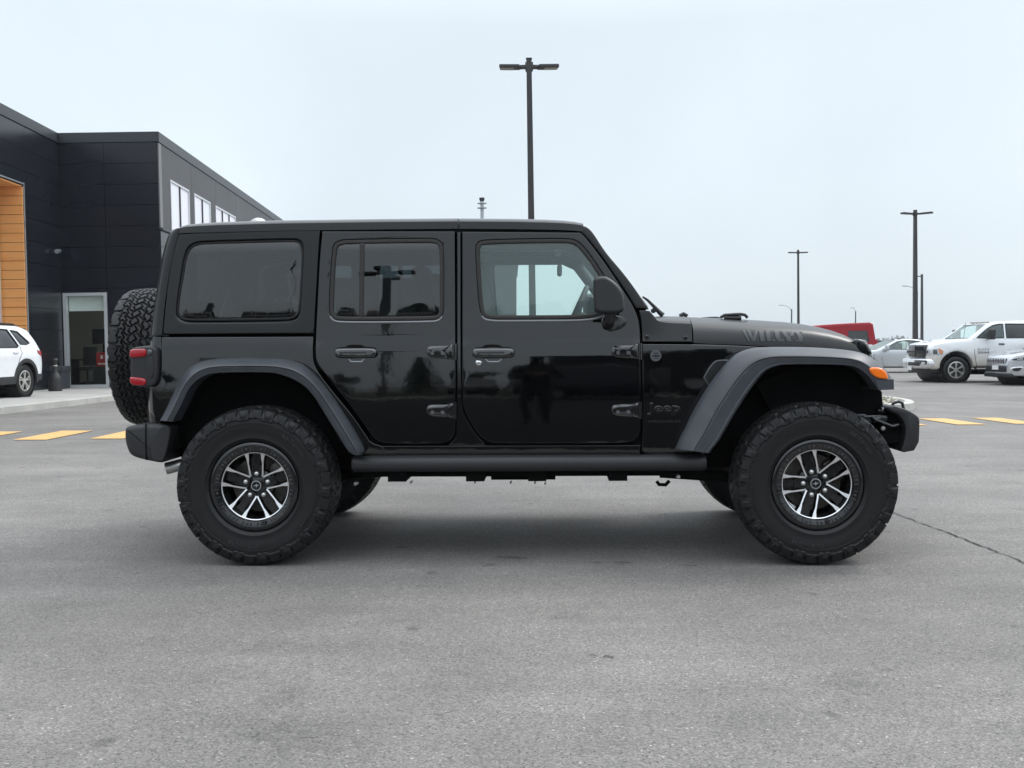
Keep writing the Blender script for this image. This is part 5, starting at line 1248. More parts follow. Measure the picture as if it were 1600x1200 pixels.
c = MB(); c.lathe([(0, ht * .78), (r0 * .30, ht * .80), (r0 * .30, ht * .88), (r0 * .42, ht * .92), (r0 * .46, ht * .96), (r0 * .30, ht), (0, ht)], 24); c.build('cap', M['plastic'], ash)
c = MB(); c.lathe([(r0 * .38, ht * .76), (r0 * .40, ht * .765), (r0 * .40, ht * .785), (r0 * .38, ht * .79)], 24, closed=True); c.build('collar', M['steel'], ash)

# --- low grey service building far behind the suv, with its flue
LBY = 52; q0, q1 = at(514, 470, LBY), at(807, 470, LBY); zt_ = at(700, 441, LBY).z; zt2 = at(790, 410, LBY).z; xs2 = at(772, 470, LBY).x
lb = empty('service_building', ((q0.x + q1.x) / 2, LBY, -.2), 0, label='low grey flat-roofed service building seen through the suv windows', cat='building')
hw = (q1.x - q0.x) / 2; c = MB(); c.box(-hw, 0, -.2, xs2 - (q0.x + q1.x) / 2, 12, zt_ + .2); c.box(xs2 - (q0.x + q1.x) / 2, -.1, -.2, hw, 12, zt2 + .2); c.build('wall', M['cladgrey'], lb, smooth=False)
c = MB(); c.box(-hw - .1, -.1, zt_ + .2, xs2 - (q0.x + q1.x) / 2 - .005, 12.1, zt_ + .4); c.box(xs2 - (q0.x + q1.x) / 2, -.2, zt2 + .2, hw + .1, 12.1, zt2 + .4); c.build('roof', M['trim'], lb, smooth=False)
FY = LBY + 4; zf0 = zt_ + .2; pf = at(755, 400, FY); k_ = FY / F
fl = empty('flue', (pf.x, FY, zf0), 0, TILT, label='slim galvanised flue with two ring collars rising behind the suv roof', cat='flue')
ht = at(755, 309, FY).z - zf0; c = MB(); c.lathe([(0, -.3), (3.1 * k_, -.3), (2.7 * k_, ht - 6 * k_), (0, ht - 6 * k_)], 16); c.build('pipe', M['galv'], fl)
for dz in (8.5, 15.5): c = MB(); c.lathe([(2.9 * k_, ht - (dz + .9) * k_), (7.4 * k_, ht - (dz + .9) * k_), (7.4 * k_, ht - (dz - .4) * k_), (2.9 * k_, ht - dz * k_ + .9 * k_)], 20, closed=True); c.build('collar', M['galv'], fl)
c = MB(); c.lathe([(0, ht - 6.1 * k_), (2.4 * k_, ht - 6.1 * k_), (4.0 * k_, ht - 3.6 * k_), (4.2 * k_, ht), (0, ht)], 16); c.build('cowl', M['trim'], fl)
# ================================================================== light poles
GP = 'light poles around the parking lot'
def pole(px_top, py_top, D, arms, label, hw_px=None, face=True, group=GP, tilt=TILT, zb=None, wtop=.14, wbot=.20):
    """square tapered pole; arms: list of (direction in degrees, arm length, head length)"""
    top = at(px_top, py_top, D); zb = G(top.x, D) if zb is None else zb; h = (top.z - zb) / math.cos(tilt)
    base = (top.x - math.sin(tilt) * h, D, zb)
    r = empty('light_pole', base, 0, tilt, label=label, cat='light pole', group=group)
    m = MB(); a, b = wbot / 2, wtop / 2; m.add([(-a, -a, 0), (a, -a, 0), (a, a, 0), (-a, a, 0), (-b, -b, h), (b, -b, h), (b, b, h), (-b, b, h)], [(0, 1, 5, 4), (1, 2, 6, 5), (2, 3, 7, 6), (3, 0, 4, 7), (4, 5, 6, 7)])
    m.bbox(-b - .012, -b - .012, h, b + .012, b + .012, h + .035, .01); m.build('pole', M['pole'], r, smooth=False)
    m = MB(); m.lathe([(0, -.3), (.26, -.3), (.26, .55), (.23, .6), (0, .6)], 20); m.build('footing', M['concrete'], r)
    for az, al, hl in arms:
        Mz = Matrix.Translation((0, 0, h - .20)) @ Matrix.Rotation(rad(az), 4, 'Z')
        m = MB(); m.bbox(b - .01, -.045, -.055, b + al, .045, .055, .012, M=Mz); m.bbox(b - .02, -.085, -.12, b + .03, .085, .12, .01, M=Mz); ar = m.build('arm', M['pole'], r)
        Mh = Mz @ Matrix.Translation((b + al, 0, 0)) @ Matrix.Rotation(rad(-2), 4, 'Y'); m = MB(); m.bbox(0, -.16, -.045, hl, .16, .05, .02, M=Mh); m.tube([tuple(Mh @ Vector((-.07, 0, 0))), tuple(Mh @ Vector((.03, 0, 0)))], .05, 10); hd = m.build('lamp_head', M['pole'], r)
        m = MB(); m.box(hl * .30, -.13, -.052, hl * .95, .13, -.046, M=Mh); m.build('lamp_lens', M['lampface'], hd, smooth=False)
    return r
pole(826.5, 93, 29.7, [(8, .18, .56), (176, .18, .56)], 'tall bronze twin-head light pole rising behind the front half of the suv roof')
pole(1247, 391, 91, [(5, .2, .55), (180, .2, .55)], 'distant dark twin-head light pole standing above the middle of the suv hood')
pole(1430, 329, 63.7, [(-28, .28, .62), (202, .28, .62)], 'dark twin-head light pole rising behind the white pickup nose', wbot=.27, wtop=.17)
pole(1440.5, 429, 126, [(180, .3, .35)], 'thin single-head light pole beside the thicker pole behind the pickup', wbot=.30, wtop=.2)
def street(px, py, D, label, L_px, rise_px, side=-1, bot=None):
    top = at(px, py, D); k = D / F; zb = -.25; h = top.z - zb
    r = empty('street_lamp', (top.x, D, zb), 0, 0, label=label, cat='street lamp', group='curved-arm street lamps on the far road')
    m = MB(); m.lathe([(0, 0), (.16, 0), (.10, h), (0, h)], 10); m.build('pole', M['galv'] if False else M['trim'], r)
    m = MB(); P = [(0, 0, h - .4), (side * L_px * k * .25, 0, h + rise_px * k * .35), (side * L_px * k * .6, 0, h + rise_px * k * .85), (side * L_px * k * .92, 0, h + rise_px * k)]
    m.tube(crspline(P, 5), .05, 8); m.build('arm', M['galv'], r)
    m = MB(); m.bbox(side * L_px * k * 1.1 - .35, -.15, h + rise_px * k - .06, side * L_px * k * 1.1 + .35, .15, h + rise_px * k + .07, .05); m.build('lamp_head', M['galv'], r)
street(1237, 483, 175, 'small curved-arm street lamp beyond the hood, left of the twin-head pole', 15, 6)
street(1337, 486, 200, 'smallest curved-arm street lamp above the red van roof', 5, 5)
street(1433, 455, 130, 'curved-arm street lamp reaching left from behind the thick pole', 17, 8)
# ================================================================== other vehicles
def arch(cx, cz, r, a0=180, a1=0, n=14): return [(cx + r * math.cos(rad(a0 + (a1 - a0) * i / n)), cz + r * math.sin(rad(a0 + (a1 - a0) * i / n))) for i in range(n + 1)]
def carwheel(root, x, y, r, w_, spokes, m_rim, style=0):
    t = MB(); rr = r * .64; sgn = -1 if y < 0 else 1
    t.lathe([(rr * .98, -w_ / 2 + .02), (r * .80, -w_ / 2), (r * .95, -w_ / 2 + .012), (r, -w_ / 2 + .035), (r, w_ / 2 - .035), (r * .95, w_ / 2 - .012), (r * .80, w_ / 2), (rr * .98, w_ / 2 - .02)], 40, 'y', closed=False)
    Mw = Matrix.Rotation(math.pi if y > 0 else 0, 4, 'Z')
    o = t.build('wheel', M['rubber'], root, loc=(x, y, r * .985)); o.rotation_euler = (0, 0, math.pi if y > 0 else 0)
    g = MB(); f0 = -w_ / 2 + .015
    g.lathe([(rr, f0), (rr * .90, f0 - .004), (rr * .86, f0 + .03), (rr * .9, w_ / 2 - .03), (rr, w_ / 2 - .02)], 36, 'y'); g.lathe([(0, f0 + .008), (rr * .20, f0 + .008), (rr * .26, f0 + .03), (0, f0 + .05)], 20, 'y')
    for k in range(spokes):
        a = 360 * k / spokes + 90
        for da in ((-9, 9) if style == 1 else (0,)):
            q = 7 if style == 1 else 15
            g.prism([pol(rr * .18, a - 16 + da), pol(rr * .90, a - q * .62 + da * 1.1), pol(rr * .90, a + q * .62 + da * 1.1), pol(rr * .18, a + 16 + da)][::-1], f0 + .006, f0 + .03)
    g.build('rim', m_rim, o, ang=30)
    b = MB(); b.lathe([(0, f0 + .05), (rr * .9, f0 + .05), (rr * .9, f0 + .06), (0, f0 + .06)], 24, 'y'); b.build('wheel_well_shadow' if False else 'brake_disc', M['blackobj'], o)  # black disc behind the spokes stands in for wheel well shade
    return o
def vehicle(name, label, cat, loc, rz, outline, Wv, paint, windows, axles, r, tw, group=None, glass_m=None, skip=(), screens=(), clad=None, rim=None, spokes=5, style=0, belt=None, rnd=.05, track_in=.02, scale=1.0, tilt=0):
    root = empty(name, loc, rz, 0, label=label, cat=cat, group=group); root.scale = (scale,) * 3
    o = ccw(outline); raw = dense(o, .10)
    sk = lambda a, b: any(min((Vector(a) - Vector(s0)).length, 9) >= 0 and on_seg(a, s0, s1) and on_seg(b, s0, s1) for s0, s1 in skip)
    holes = [dense(ccw(h, False), .1) for h, _ in windows]
    ins = offs(raw, rnd); v, tri, idx = fill([ins] + holes, .12)
    V = [(x, -Wv(x, z), z) for x, z in v]; Fc = list(tri); n = len(raw); prev = idx[0]
    for ai in (35, 62, 90):
        lp, dp = offs(raw, rnd * (1 - math.sin(rad(ai)))), rnd * (1 - math.cos(rad(ai))); b = len(V)
        V += [(x, -(Wv(x, z) - dp), z) for x, z in lp]; cur = list(range(b, b + n)); Fc += [(prev[(i + 1) % n], prev[i], cur[i], cur[(i + 1) % n]) for i in range(n)]; prev = cur
    for h, i0 in zip(holes, idx[1:]):
        b = len(V); V += [(x, -(Wv(x, z) - .05), z) for x, z in h]; m_ = len(h); Fc += [(i0[(i + 1) % m_], i0[i], b + i, b + (i + 1) % m_) for i in range(m_)]
    nv = len(V); V2 = V + [(x, -y, z) for x, y, z in V]; F2 = Fc + [tuple(i + nv for i in q[::-1]) for q in Fc]
    for i in range(n):
        a, b = raw[i], raw[(i + 1) % n]
        if sk(a, b): continue
        F2.append((prev[(i + 1) % n], prev[i], prev[i] + nv, prev[(i + 1) % n] + nv))
    mb = MB(); mb.add(V2, F2); body = mb.build('body', paint, root, ang=35)
    for h, gm in windows:
        p = panel(offs(ccw(h), -.012), W=lambda x, z: Wv(x, z) + .0, g=.2, th=.004, r=.001, proud=-.010); both(p, 'window', gm or glass_m, root)
        rim_ = ring_tube(dense(ccw(h), .08), Wv, (.016, .008)); both(rim_, 'window_trim', M['blackobj'], root)
    for (s0, s1), gm in screens:
        ins_ = .10; a, b = Vector(s0), Vector(s1); d = (b - a).normalized(); wa, wb = Wv(*s0) - ins_, Wv(*s1) - ins_; a2, b2 = a + d * .03, b - d * .03
        g = MB(); g.add([(a2.x, -wa, a2.y), (a2.x, wa, a2.y), (b2.x, wb, b2.y), (b2.x, -wb, b2.y)], [(0, 1, 2, 3)]); g.f = g.f if d.x < 0 else [q[::-1] for q in g.f]; so_ = g.build('windscreen', gm, root, smooth=False, fix=False)
        for s in (-1, 1):   # pillars either side of the opening
            for t0, t1 in ((0, 1),):
                pa, pb = a, b; q = MB(); q.add([(pa.x, s * (Wv(*s0) - .004 - rnd * .6), pa.y), (pa.x, s * (wa - .01), pa.y), (pb.x, s * (wb - .01), pb.y), (pb.x, s * (Wv(*s1) - .004 - rnd * .6), pb.y)], [(0, 1, 2, 3)])
                q.build('windscreen_pillar', paint, root, smooth=False)
    for x in axles:
        yw = Wv(x, r * 1.2) - tw / 2 - track_in
        for s in (-1, 1): carwheel(root, x, s * yw, r, tw, spokes, rim or M['alloy'], style)
        q = MB(); q.lathe([(r * 1.13, -Wv(x, r) + .035), (r * 1.15, -Wv(x, r) + .03), (r * 1.15, Wv(x, r) - .03), (r * 1.13, Wv(x, r) - .035)], 30, 'y', Matrix.Translation((x, 0, r)), closed=True); q.box(x - r * .9, -.5, r * .8, x + r * .9, .5, r * 1.9)
        q.build('wheel_well', M['blackobj'], root)
    xs_ = [p[0] for p in o]; q = MB(); q.box(min(xs_) + .3, -.7, r * .62, max(xs_) - .3, .7, r * .95); q.build('underbody', M['dark'], root, smooth=False)
    return root
def on_seg(p, a, b):
    p, a, b = Vector(p), Vector(a), Vector(b); d = b - a; t = (p - a).dot(d) / d.dot(d)
    return -.01 < t < 1.01 and (a + d * t - p).length < .004
def cabin(root, x0, x1, w_, zb, seats):
    q = MB(); q.box(x0, -w_, zb - .5, x1, w_, zb - .02); q.build('cabin_floor', M['inter'], root, smooth=False)
    for x in seats:
        for y in (-.4, .4):
            q = MB(); q.bbox(x - .08, y - .22, zb - .1, x + .08, y + .22, zb + .28, .05); q.bbox(x - .07, y - .13, zb + .30, x + .05, y + .13, zb + .48, .04); q.build('seat', M['inter'], root)
def doorline(root, Wv, pts, both_sides=True):
    q = MB(); q.tube([(x, -(Wv(x, z) + .0), z) for x, z in pts], .008, 5); both(q, 'door_gap', M['blackobj'], root)
def bit(root, nm, poly, Wv, m, proud=.01, th=.05, r=.01, bs=True):
    p = panel(poly, W=lambda x, z: Wv(x, z), g=.1, th=th, r=r, proud=proud)
    return both(p, nm, m, root) if bs else p.build(nm, m, root)

def dirty():
    m = mat('white_paint_road_film', (.80, .82, .84), .14, coat=.5); t = m.node_tree; b = t.nodes['Principled BSDF']; L = t.links.new
    tcn = t.nodes.new('ShaderNodeTexCoord'); s = t.nodes.new('ShaderNodeSeparateXYZ'); L(tcn.outputs['Object'], s.inputs[0]); n = t.nodes.new('ShaderNodeTexNoise'); n.inputs['Scale'].default_value = 3.5; n.inputs['Detail'].default_value = 6; L(tcn.outputs['Object'], n.inputs[0])
    a = t.nodes.new('ShaderNodeMath'); a.operation = 'MULTIPLY_ADD'; L(n.outputs[0], a.inputs[0]); a.inputs[1].default_value = .5; L(s.outputs[2], a.inputs[2])
    r = t.nodes.new('ShaderNodeMapRange'); r.inputs[1].default_value = .72; r.inputs[2].default_value = 1.28; L(a.outputs[0], r.inputs[0])
    x = t.nodes.new('ShaderNodeMix'); x.data_type = 'RGBA'; x.inputs[6].default_value = (.40, .36, .29, 1); x.inputs[7].default_value = (.80, .82, .84, 1); L(r.outputs[0], x.inputs[0]); L(x.outputs[2], b.inputs['Base Color']); return m
M['whitedirty'] = dirty()
M['amber_soft'] = mat('amber_soft', (.62, .25, .12), .3)
# ---------------- white pickup (faces left; x forward)
def Wpk(x, z):
    b = .985 - .02 * (z - .85) ** 2
    if z > 1.22: b -= .20 * (z - 1.22)
    if x > 2.15: b -= .16 * (x - 2.15) ** 2 + .01
    return b
WS = ((1.42, 1.36), (.84, 1.80))
pk_out = [(2.58, .40), (2.64, .52), (2.64, .72), (2.62, .95), (2.60, 1.10), (2.52, 1.19), (2.2, 1.26), (1.8, 1.32), (1.42, 1.36), (.84, 1.80), (.55, 1.87), (.1, 1.90), (-1.0, 1.91), (-1.22, 1.86), (-1.32, 1.42), (-1.36, 1.32), (-3.25, 1.32), (-3.28, .80), (-3.28, .60), (-2.47, .55)] + arch(-1.95, .45, .50) + [(-1.43, .50), (1.29, .50)] + arch(1.83, .45, .52) + [(2.37, .42)]
fwn = [(1.22, 1.375), (.86, 1.66), (.68, 1.76), (.50, 1.80), (.36, 1.805), (.36, 1.375)]; rwn = [(.28, 1.375), (.28, 1.81), (-.80, 1.80), (-1.0, 1.72), (-1.06, 1.385)]
PKP = gnd(1491, 598); pk = vehicle('pickup_truck', 'white crew-cab pickup with chrome bumper parked facing left', 'pickup truck', (PKP.x + 1.83 * 1.05 - .03, PKP.y + .98 * 1.05 - .1, G(PKP.x, PKP.y)), math.pi + rad(2), pk_out, Wpk, M['whitedirty'], [(fwn, M['clear']), (rwn, M['glassdark'])], (-1.95, 1.83), .405, .27, skip=[WS], screens=[(WS, M['clear'])], rim=M['alloy'], spokes=6, scale=1.05)
cabin(pk, -1.2, 1.4, .82, 1.36, (.3, -.7)); doorline(pk, Wpk, [(1.30, 1.36), (1.29, .95), (1.24, .62), (1.2, .52)]); doorline(pk, Wpk, [(.32, 1.36), (.32, .54)]); doorline(pk, Wpk, [(-1.12, 1.36), (-1.12, 1.0)])
bit(pk, 'side_step', [(1.2, .40), (1.2, .46), (-1.3, .46), (-1.3, .40)], lambda x, z: .95, M['steel'], 0, .14, .02)
bit(pk, 'door_handle', [(.54, 1.17), (.54, 1.215), (.36, 1.215), (.36, 1.17)], Wpk, M['blackobj'], .02, .03)
# front end, built across the nose
c = MB(); c.bbox(2.30, -.95, .42, 2.76, .95, .74, .06, 3); c.build('front_bumper', M['chrome'], pk)
c = MB(); c.bbox(2.70, -.46, .50, 2.768, .46, .63, .03); c.build('bumper_intake', M['blackobj'], pk)
for s in (-1, 1):
    c = MB(); c.bbox(2.70, s * .70 - .13, .53, 2.77, s * .70 + .13, .64, .03); c.build('fog_lamp', M['alum'], pk)
    bit(pk, 'side_lamp', [(2.26, .86), (2.60, .85), (2.60, 1.05), (2.40, 1.08), (2.24, 1.0)], Wpk, M['alum'], .014, .06, bs=True) if s < 0 else None
    bit(pk, 'lamp_reflector', [(2.43, .88), (2.57, .88), (2.57, 1.02), (2.45, 1.03)], Wpk, M['lens'], .020, .06) if s < 0 else None
    bit(pk, 'turn_lamp', [(2.27, .90), (2.36, .88), (2.42, 1.05), (2.38, 1.065), (2.27, 1.0)], Wpk, M['amber_soft'], .020, .06) if s < 0 else None
    c = MB(); c.bbox(2.33, s * .76 - .155, .84, 2.655, s * .76 + .175, 1.06, .05); hl = c.build('headlamp', M['alum'], pk); c = MB(); c.bbox(2.26, s * .88 - .05, .88, 2.42, s * .88 + .065, 1.03, .04); c.build('side_marker', M['amber_soft'], hl)
    c = MB(); c.bbox(2.50, s * .76 - .10, .89, 2.662, s * .76 + .07, 1.01, .03); c.build('lamp_reflector', M['lens'], hl)
c = MB(); c.bbox(2.42, -.59, .76, 2.72, .59, 1.17, .06, 3); gr2 = c.build('grille', M['glassdark'], pk)
c = MB(); c.bbox(2.69, -.035, .78, 2.735, .035, 1.15, .01); c.bbox(2.69, -.56, .93, 2.735, .56, .98, .01); c.build('grille_cross', M['blackobj'], gr2)
c = MB(); c.box(2.772, -.30 - .15, .36, 2.78, -.30 + .15, .49); plo = c.build('number_plate', M['whitetxt'], pk, smooth=False)
c = MB(); c.bbox(2.2, -.85, .28, 2.62, .85, .44, .05); c.build('air_dam', M['plastic'], pk)
def mirr(root, x, z, Wv, m, s=1.0):
    q = MB(); q.bbox(x - .10 * s, -(Wv(x, z) + .32 * s), z - .10 * s, x + .06 * s, -(Wv(x, z) + .10 * s), z + .17 * s, .04); q.tube([(x, -(Wv(x, z) - .03), z - .05 * s), (x, -(Wv(x, z) + .2 * s), z - .05 * s)], .035 * s, 8); both(q, 'side_mirror', m, root)
mirr(pk, .90, 1.45, Wpk, M['blackobj'], 1.2)
c = MB()
for k in range(5): c.bbox(.62, -.5 + k * .25 - .05, 1.845, .74, -.5 + k * .25 + .05, 1.885, .012)
c.build('roof_marker_lamps', M['lampface'], pk)
c = MB(); c.tube([(1.55, .80, 1.33), (1.5, .82, 1.85)], .006, 5); c.build('aerial', M['blackobj'], pk)
c = MB(); c.tube([(-3.2, -.9, 1.33), (-1.7, -.9, 1.33)], .03, 6)
for txt, px0, zz, hh, m_ in (('RAM', 1.20, .985, .085, M['galv']), ('2500', 1.20, .905, .06, M['blackobj'])):
    t = text_mb(txt, hh / .7, .004); c = MB(); mxx = max(p[0] for p in t.v); sc0 = .36 / mxx
    # forward is the text's right-to-left direction on the near (left) side of the truck
    c.add([(px0 - p[0] * sc0, (Wpk(px0, zz) + (.008 if p[2] > 0 else .002)), zz + p[1]) for p in t.v], t.f); c.build('door_lettering', m_, pk, smooth=False)
c = MB(); c.prism([(1.46, .93), (1.40, .97), (1.36, .945), (1.32, .93)], .972, .981); c.build('wing_emblem', M['blackobj'], pk, smooth=False)

# ---------------- grey crossover at the right edge, nose towards the left
def Wgs(x, z):
    b = .92 - .05 * (z - .75) ** 2
    if z > .98: b -= .28 * (z - .98)
    if x > 1.45: b -= .42 * (x - 1.45) ** 2
    if x < -1.6: b -= .2 * (x + 1.6) ** 2
    return b
WS = ((.95, 1.10), (.25, 1.60)); gs_out = [(2.28, .30), (2.30, .58), (2.24, .80), (2.12, .92), (1.6, 1.03), (.95, 1.10), (.25, 1.60), (-.3, 1.67), (-1.5, 1.62), (-2.05, 1.32), (-2.18, 1.0), (-2.25, .7), (-2.2, .35), (-1.75, .30)] + arch(-1.37, .36, .40) + [(-.95, .28), (.95, .28)] + arch(1.37, .36, .40) + [(1.80, .28)]
gsw = [(.60, 1.14), (.10, 1.50), (-.2, 1.54), (-1.2, 1.52), (-1.7, 1.30), (-1.6, 1.14)]
GSP = gnd(1580, 601)
gs = vehicle('crossover', 'metallic grey crossover with slotted grille nosing in at the right edge', 'suv', (at(1556, 580, 33).x + 2.3 * math.cos(rad(6)), 33 + 2.3 * math.sin(rad(6)), G(14, 33)), math.pi + rad(6), gs_out, Wgs, M['silver'], [(gsw, M['tint'])], (-1.37, 1.37), .35, .23, skip=[WS], screens=[(WS, M['clear'])], spokes=5)
cabin(gs, -1.8, .9, .78, 1.12, (0, -.9))
c = MB(); c.bbox(1.95, -.58, .40, 2.322, .58, .60, .04); c.build('bumper_insert', M['plastic'], gs)
c = MB(); c.bbox(1.85, -.70, .24, 2.30, .70, .38, .04); c.build('air_dam', M['plastic'], gs)
grl = MB(); grl.bbox(2.0, -.50, .645, 2.285, .50, .82, .03); gg = grl.build('grille', M['blackobj'], gs)
for k in range(7):
    c = MB(); y = -.43 + k * .1433; c.bbox(2.26, y - .055, .655, 2.312, y - .03, .815, .01); c.bbox(2.26, y + .03, .655, 2.312, y + .055, .815, .01); c.bbox(2.26, y - .055, .80, 2.312, y + .055, .818, .006); c.build('grille_ring', M['chrome'], gg)
hl = bit(gs, 'headlamp', chaikin([(1.62, .865), (1.95, .85), (2.17, .81), (2.22, .765), (2.0, .765), (1.78, .79)], 1), Wgs, M['glassdark'], .012, .05)
for h_, sg_ in zip(hl, (1, -1)):
    q = panel([(1.93, .825), (2.08, .80), (2.08, .785), (1.93, .795)], W=Wgs, g=.1, th=.02, r=.004, proud=.017)
    (q if sg_ > 0 else q.mirror()).build('lamp_lens', M['alum'], h_)
bit(gs, 'fog_surround', chaikin([(1.86, .585), (2.20, .56), (2.25, .48), (2.16, .385), (1.98, .40)], 1), Wgs, M['chrome'], .012, .05)
bit(gs, 'fog_lamp', chaikin([(1.93, .555), (2.16, .54), (2.20, .485), (2.14, .425), (2.01, .435)], 1), Wgs, M['glassdark'], .018, .05)
c = MB(); c.box(2.318, -.17, .47, 2.330, .17, .60); c.build('number_plate', M['whitetxt'], gs, smooth=False)
t = text_mb('CEZS 104', .075, .002); c = MB(); cx_ = max(p[0] for p in t.v) / 2
mirr(gs, .62, 1.16, Wgs, M['silver'])

# ---------------- silver sedan behind the pickup's nose (faces left)
def Wsd(x, z):
    b = .90 - .05 * (z - .6) ** 2
    if z > .92: b -= .34 * (z - .92)
    if abs(x) > 1.6: b -= .25 * (abs(x) - 1.6) ** 2
    return b
WS = ((1.02, .98), (.12, 1.41)); RS = ((-1.65, 1.02), (-.95, 1.41))
sd_out = [(2.28, .28), (2.32, .52), (2.22, .72), (1.7, .86), (1.02, .98), (.12, 1.41), (-.4, 1.46), (-.95, 1.41), (-1.65, 1.04), (-2.2, 1.02), (-2.33, .85), (-2.32, .5), (-2.2, .28), (-1.78, .25)] + arch(-1.40, .34, .37) + [(-1.0, .22), (1.0, .22)] + arch(1.40, .34, .37) + [(1.80, .25)]
sdw = [(.72, 1.00), (.10, 1.33), (-.35, 1.39), (-.85, 1.35), (-1.35, 1.04), (-1.30, 1.00)]
SP_ = at(1362, 545, 46); k_ = G(17, 46)
sd = vehicle('sedan', 'silver sedan partly hidden behind the nose of the white pickup', 'sedan', (at(1356, 560, 46).x + 1.40, 46.9, k_), math.pi, sd_out, Wsd, M['silver'], [(sdw, M['clear'])], (-1.40, 1.40), .33, .22, skip=[WS, RS], screens=[(WS, M['clear']), (RS, M['clear'])], spokes=5)
cabin(sd, -1.6, 1.0, .74, .99, (-.1, -.95)); doorline(sd, Wsd, [(.78, .98), (.80, .60), (.70, .30)]); doorline(sd, Wsd, [(-.30, 1.36), (-.28, .30)])
mirr(sd, .66, 1.03, Wsd, M['silver']); bit(sd, 'sill_trim', [(1.0, .22), (1.0, .27), (-1.0, .27), (-1.0, .22)], Wsd, M['plastic'], .006, .03)

# ---------------- red high-roof van behind the suv's hood (tail to the right)
def Wvn(x, z):
    b = 1.0
    if z > 1.1: b -= .10 * (z - 1.1)
    return b
vn_out = [(3.0, .45), (3.05, .9), (2.85, 1.15), (2.3, 1.35), (1.65, 2.05), (1.2, 2.24), (0, 2.38), (-1.4, 2.47), (-2.6, 2.52), (-2.78, 2.42), (-2.90, 1.6), (-2.98, .9), (-2.98, .45), (-2.2, .40)] + arch(-1.75, .42, .42) + [(-1.28, .38), (1.45, .38)] + arch(1.95, .42, .42) + [(2.5, .4)]
VY = 61; xr_ = at(1371, 540, VY).x
vn = vehicle('van', 'red high-roof van with dark rear side window parked beyond the hood', 'van', (xr_ - 2.98, VY + 1, -.2), math.pi, vn_out, Wvn, M['redpaint'], [([(1.9, 1.4), (1.5, 1.9), (.75, 1.98), (.75, 1.4)], M['glassdark']), ([(-1.35, 1.42), (-1.35, 2.03), (-2.42, 2.03), (-2.52, 1.42)], M['glassdark'])], (-1.75, 1.95), .36, .24, rnd=.09)
doorline(vn, Wvn, [(-1.2, 2.4), (-1.2, .45)]); doorline(vn, Wvn, [(.6, 2.3), (.6, .45)])
c = MB(); c.bbox(-3.02, -.95, .9, -2.92, -.80, 1.55, .03); c.bbox(-3.02, .80, .9, -2.92, .95, 1.55, .03); c.build('tail_lamp', M['red'], vn)
bit(vn, 'side_rail', [(.5, 1.12), (.5, 1.18), (-2.9, 1.18), (-2.9, 1.12)], Wvn, M['redpaint'], .02, .03)
# ---------------- dark green box standing in for a dark vehicle between van and sedan
UY = 72; xa, xb = at(1372, 540, UY).x, at(1397, 540, UY).x; zt_ = at(1385, 532, UY).z + .2; hw_ = (xb - xa) / 2
ug = empty('vehicle_stand_in', ((xa + xb) / 2, UY, -.2), 0, label='dark green box standing in for a dark vehicle between the red van and the silver sedan', cat='waste container')
c = MB(); c.prism([(-hw_, .15), (hw_, .15), (hw_, zt_ - .1), (-hw_, zt_ - .1)], -.8, .8)
for k in range(5): x_ = -hw_ + .1 + (2 * hw_ - .2) * k / 4; c.box(x_ - .04, -.85, .2, x_ + .04, -.802, zt_ - .15)
c.build('body', M['green'], ug, smooth=False); c = MB(); c.bbox(-hw_ - .03, -.88, zt_ - .1, hw_ + .03, .88, zt_, .02); c.build('lid', M['blackobj'], ug)
for s in (-1, 1): c = MB(); c.bbox(s * hw_ * .7 - .1, -.7, 0, s * hw_ * .7 + .1, .7, .15, .02); c.build('foot', M['blackobj'], ug)
c = MB(); c.box(hw_ * .35, -.858, zt_ - .75, hw_ * .52, -.852, zt_ - .3); c.build('label_plate', M['whitetxt'], ug, smooth=False)

# ---------------- white suv at the left edge (faces left, tail to the right), standing on the apron
def Wws(x, z):
    b = .93 - .06 * (z - .8) ** 2
    if z > 1.02: b -= .30 * (z - 1.02)
    if x < -1.6: b -= .22 * (x + 1.6) ** 2
    if x > 1.5: b -= .3 * (x - 1.5) ** 2
    return b
ws_out = [(2.2, .35), (2.22, .7), (2.0, .95), (1.0, 1.10), (.3, 1.52), (-.2, 1.60), (-1.35, 1.58), (-1.66, 1.50), (-1.86, 1.26), (-1.97, 1.06), (-2.03, .93), (-2.07, .74), (-2.06, .56), (-2.0, .36), (-1.75, .36)] + arch(-1.32, .36, .42) + [(-.86, .30), (.90, .30)] + arch(1.32, .36, .42) + [(1.78, .32)]
fA = [(.70, 1.12), (.20, 1.44), (-.10, 1.50), (-.10, 1.10)]; fB = [(-.18, 1.10), (-.18, 1.51), (-.85, 1.49), (-1.08, 1.14), (-1.0, 1.10)]; fC = [(-1.16, 1.17), (-.95, 1.48), (-1.22, 1.45), (-1.56, 1.20), (-1.40, 1.165)]
WP_ = at(43, 600, 23.6)
ws = vehicle('compact_suv', 'white compact suv with black roof, its rear half in view at left', 'suv', (WP_.x - .17 - .93 * math.cos(rad(6)) - 1.32 * math.sin(rad(6)), 24 - 1.32 * math.cos(rad(6)) + .05, G(-10, 24) + .135), rad(264), ws_out, Wws, M['white'], [(fA, M['glassdark']), (fB, M['glassdark']), (fC, M['glassdark'])], (-1.32, 1.32), .365, .235, rim=M['alloy'], spokes=5, style=1)

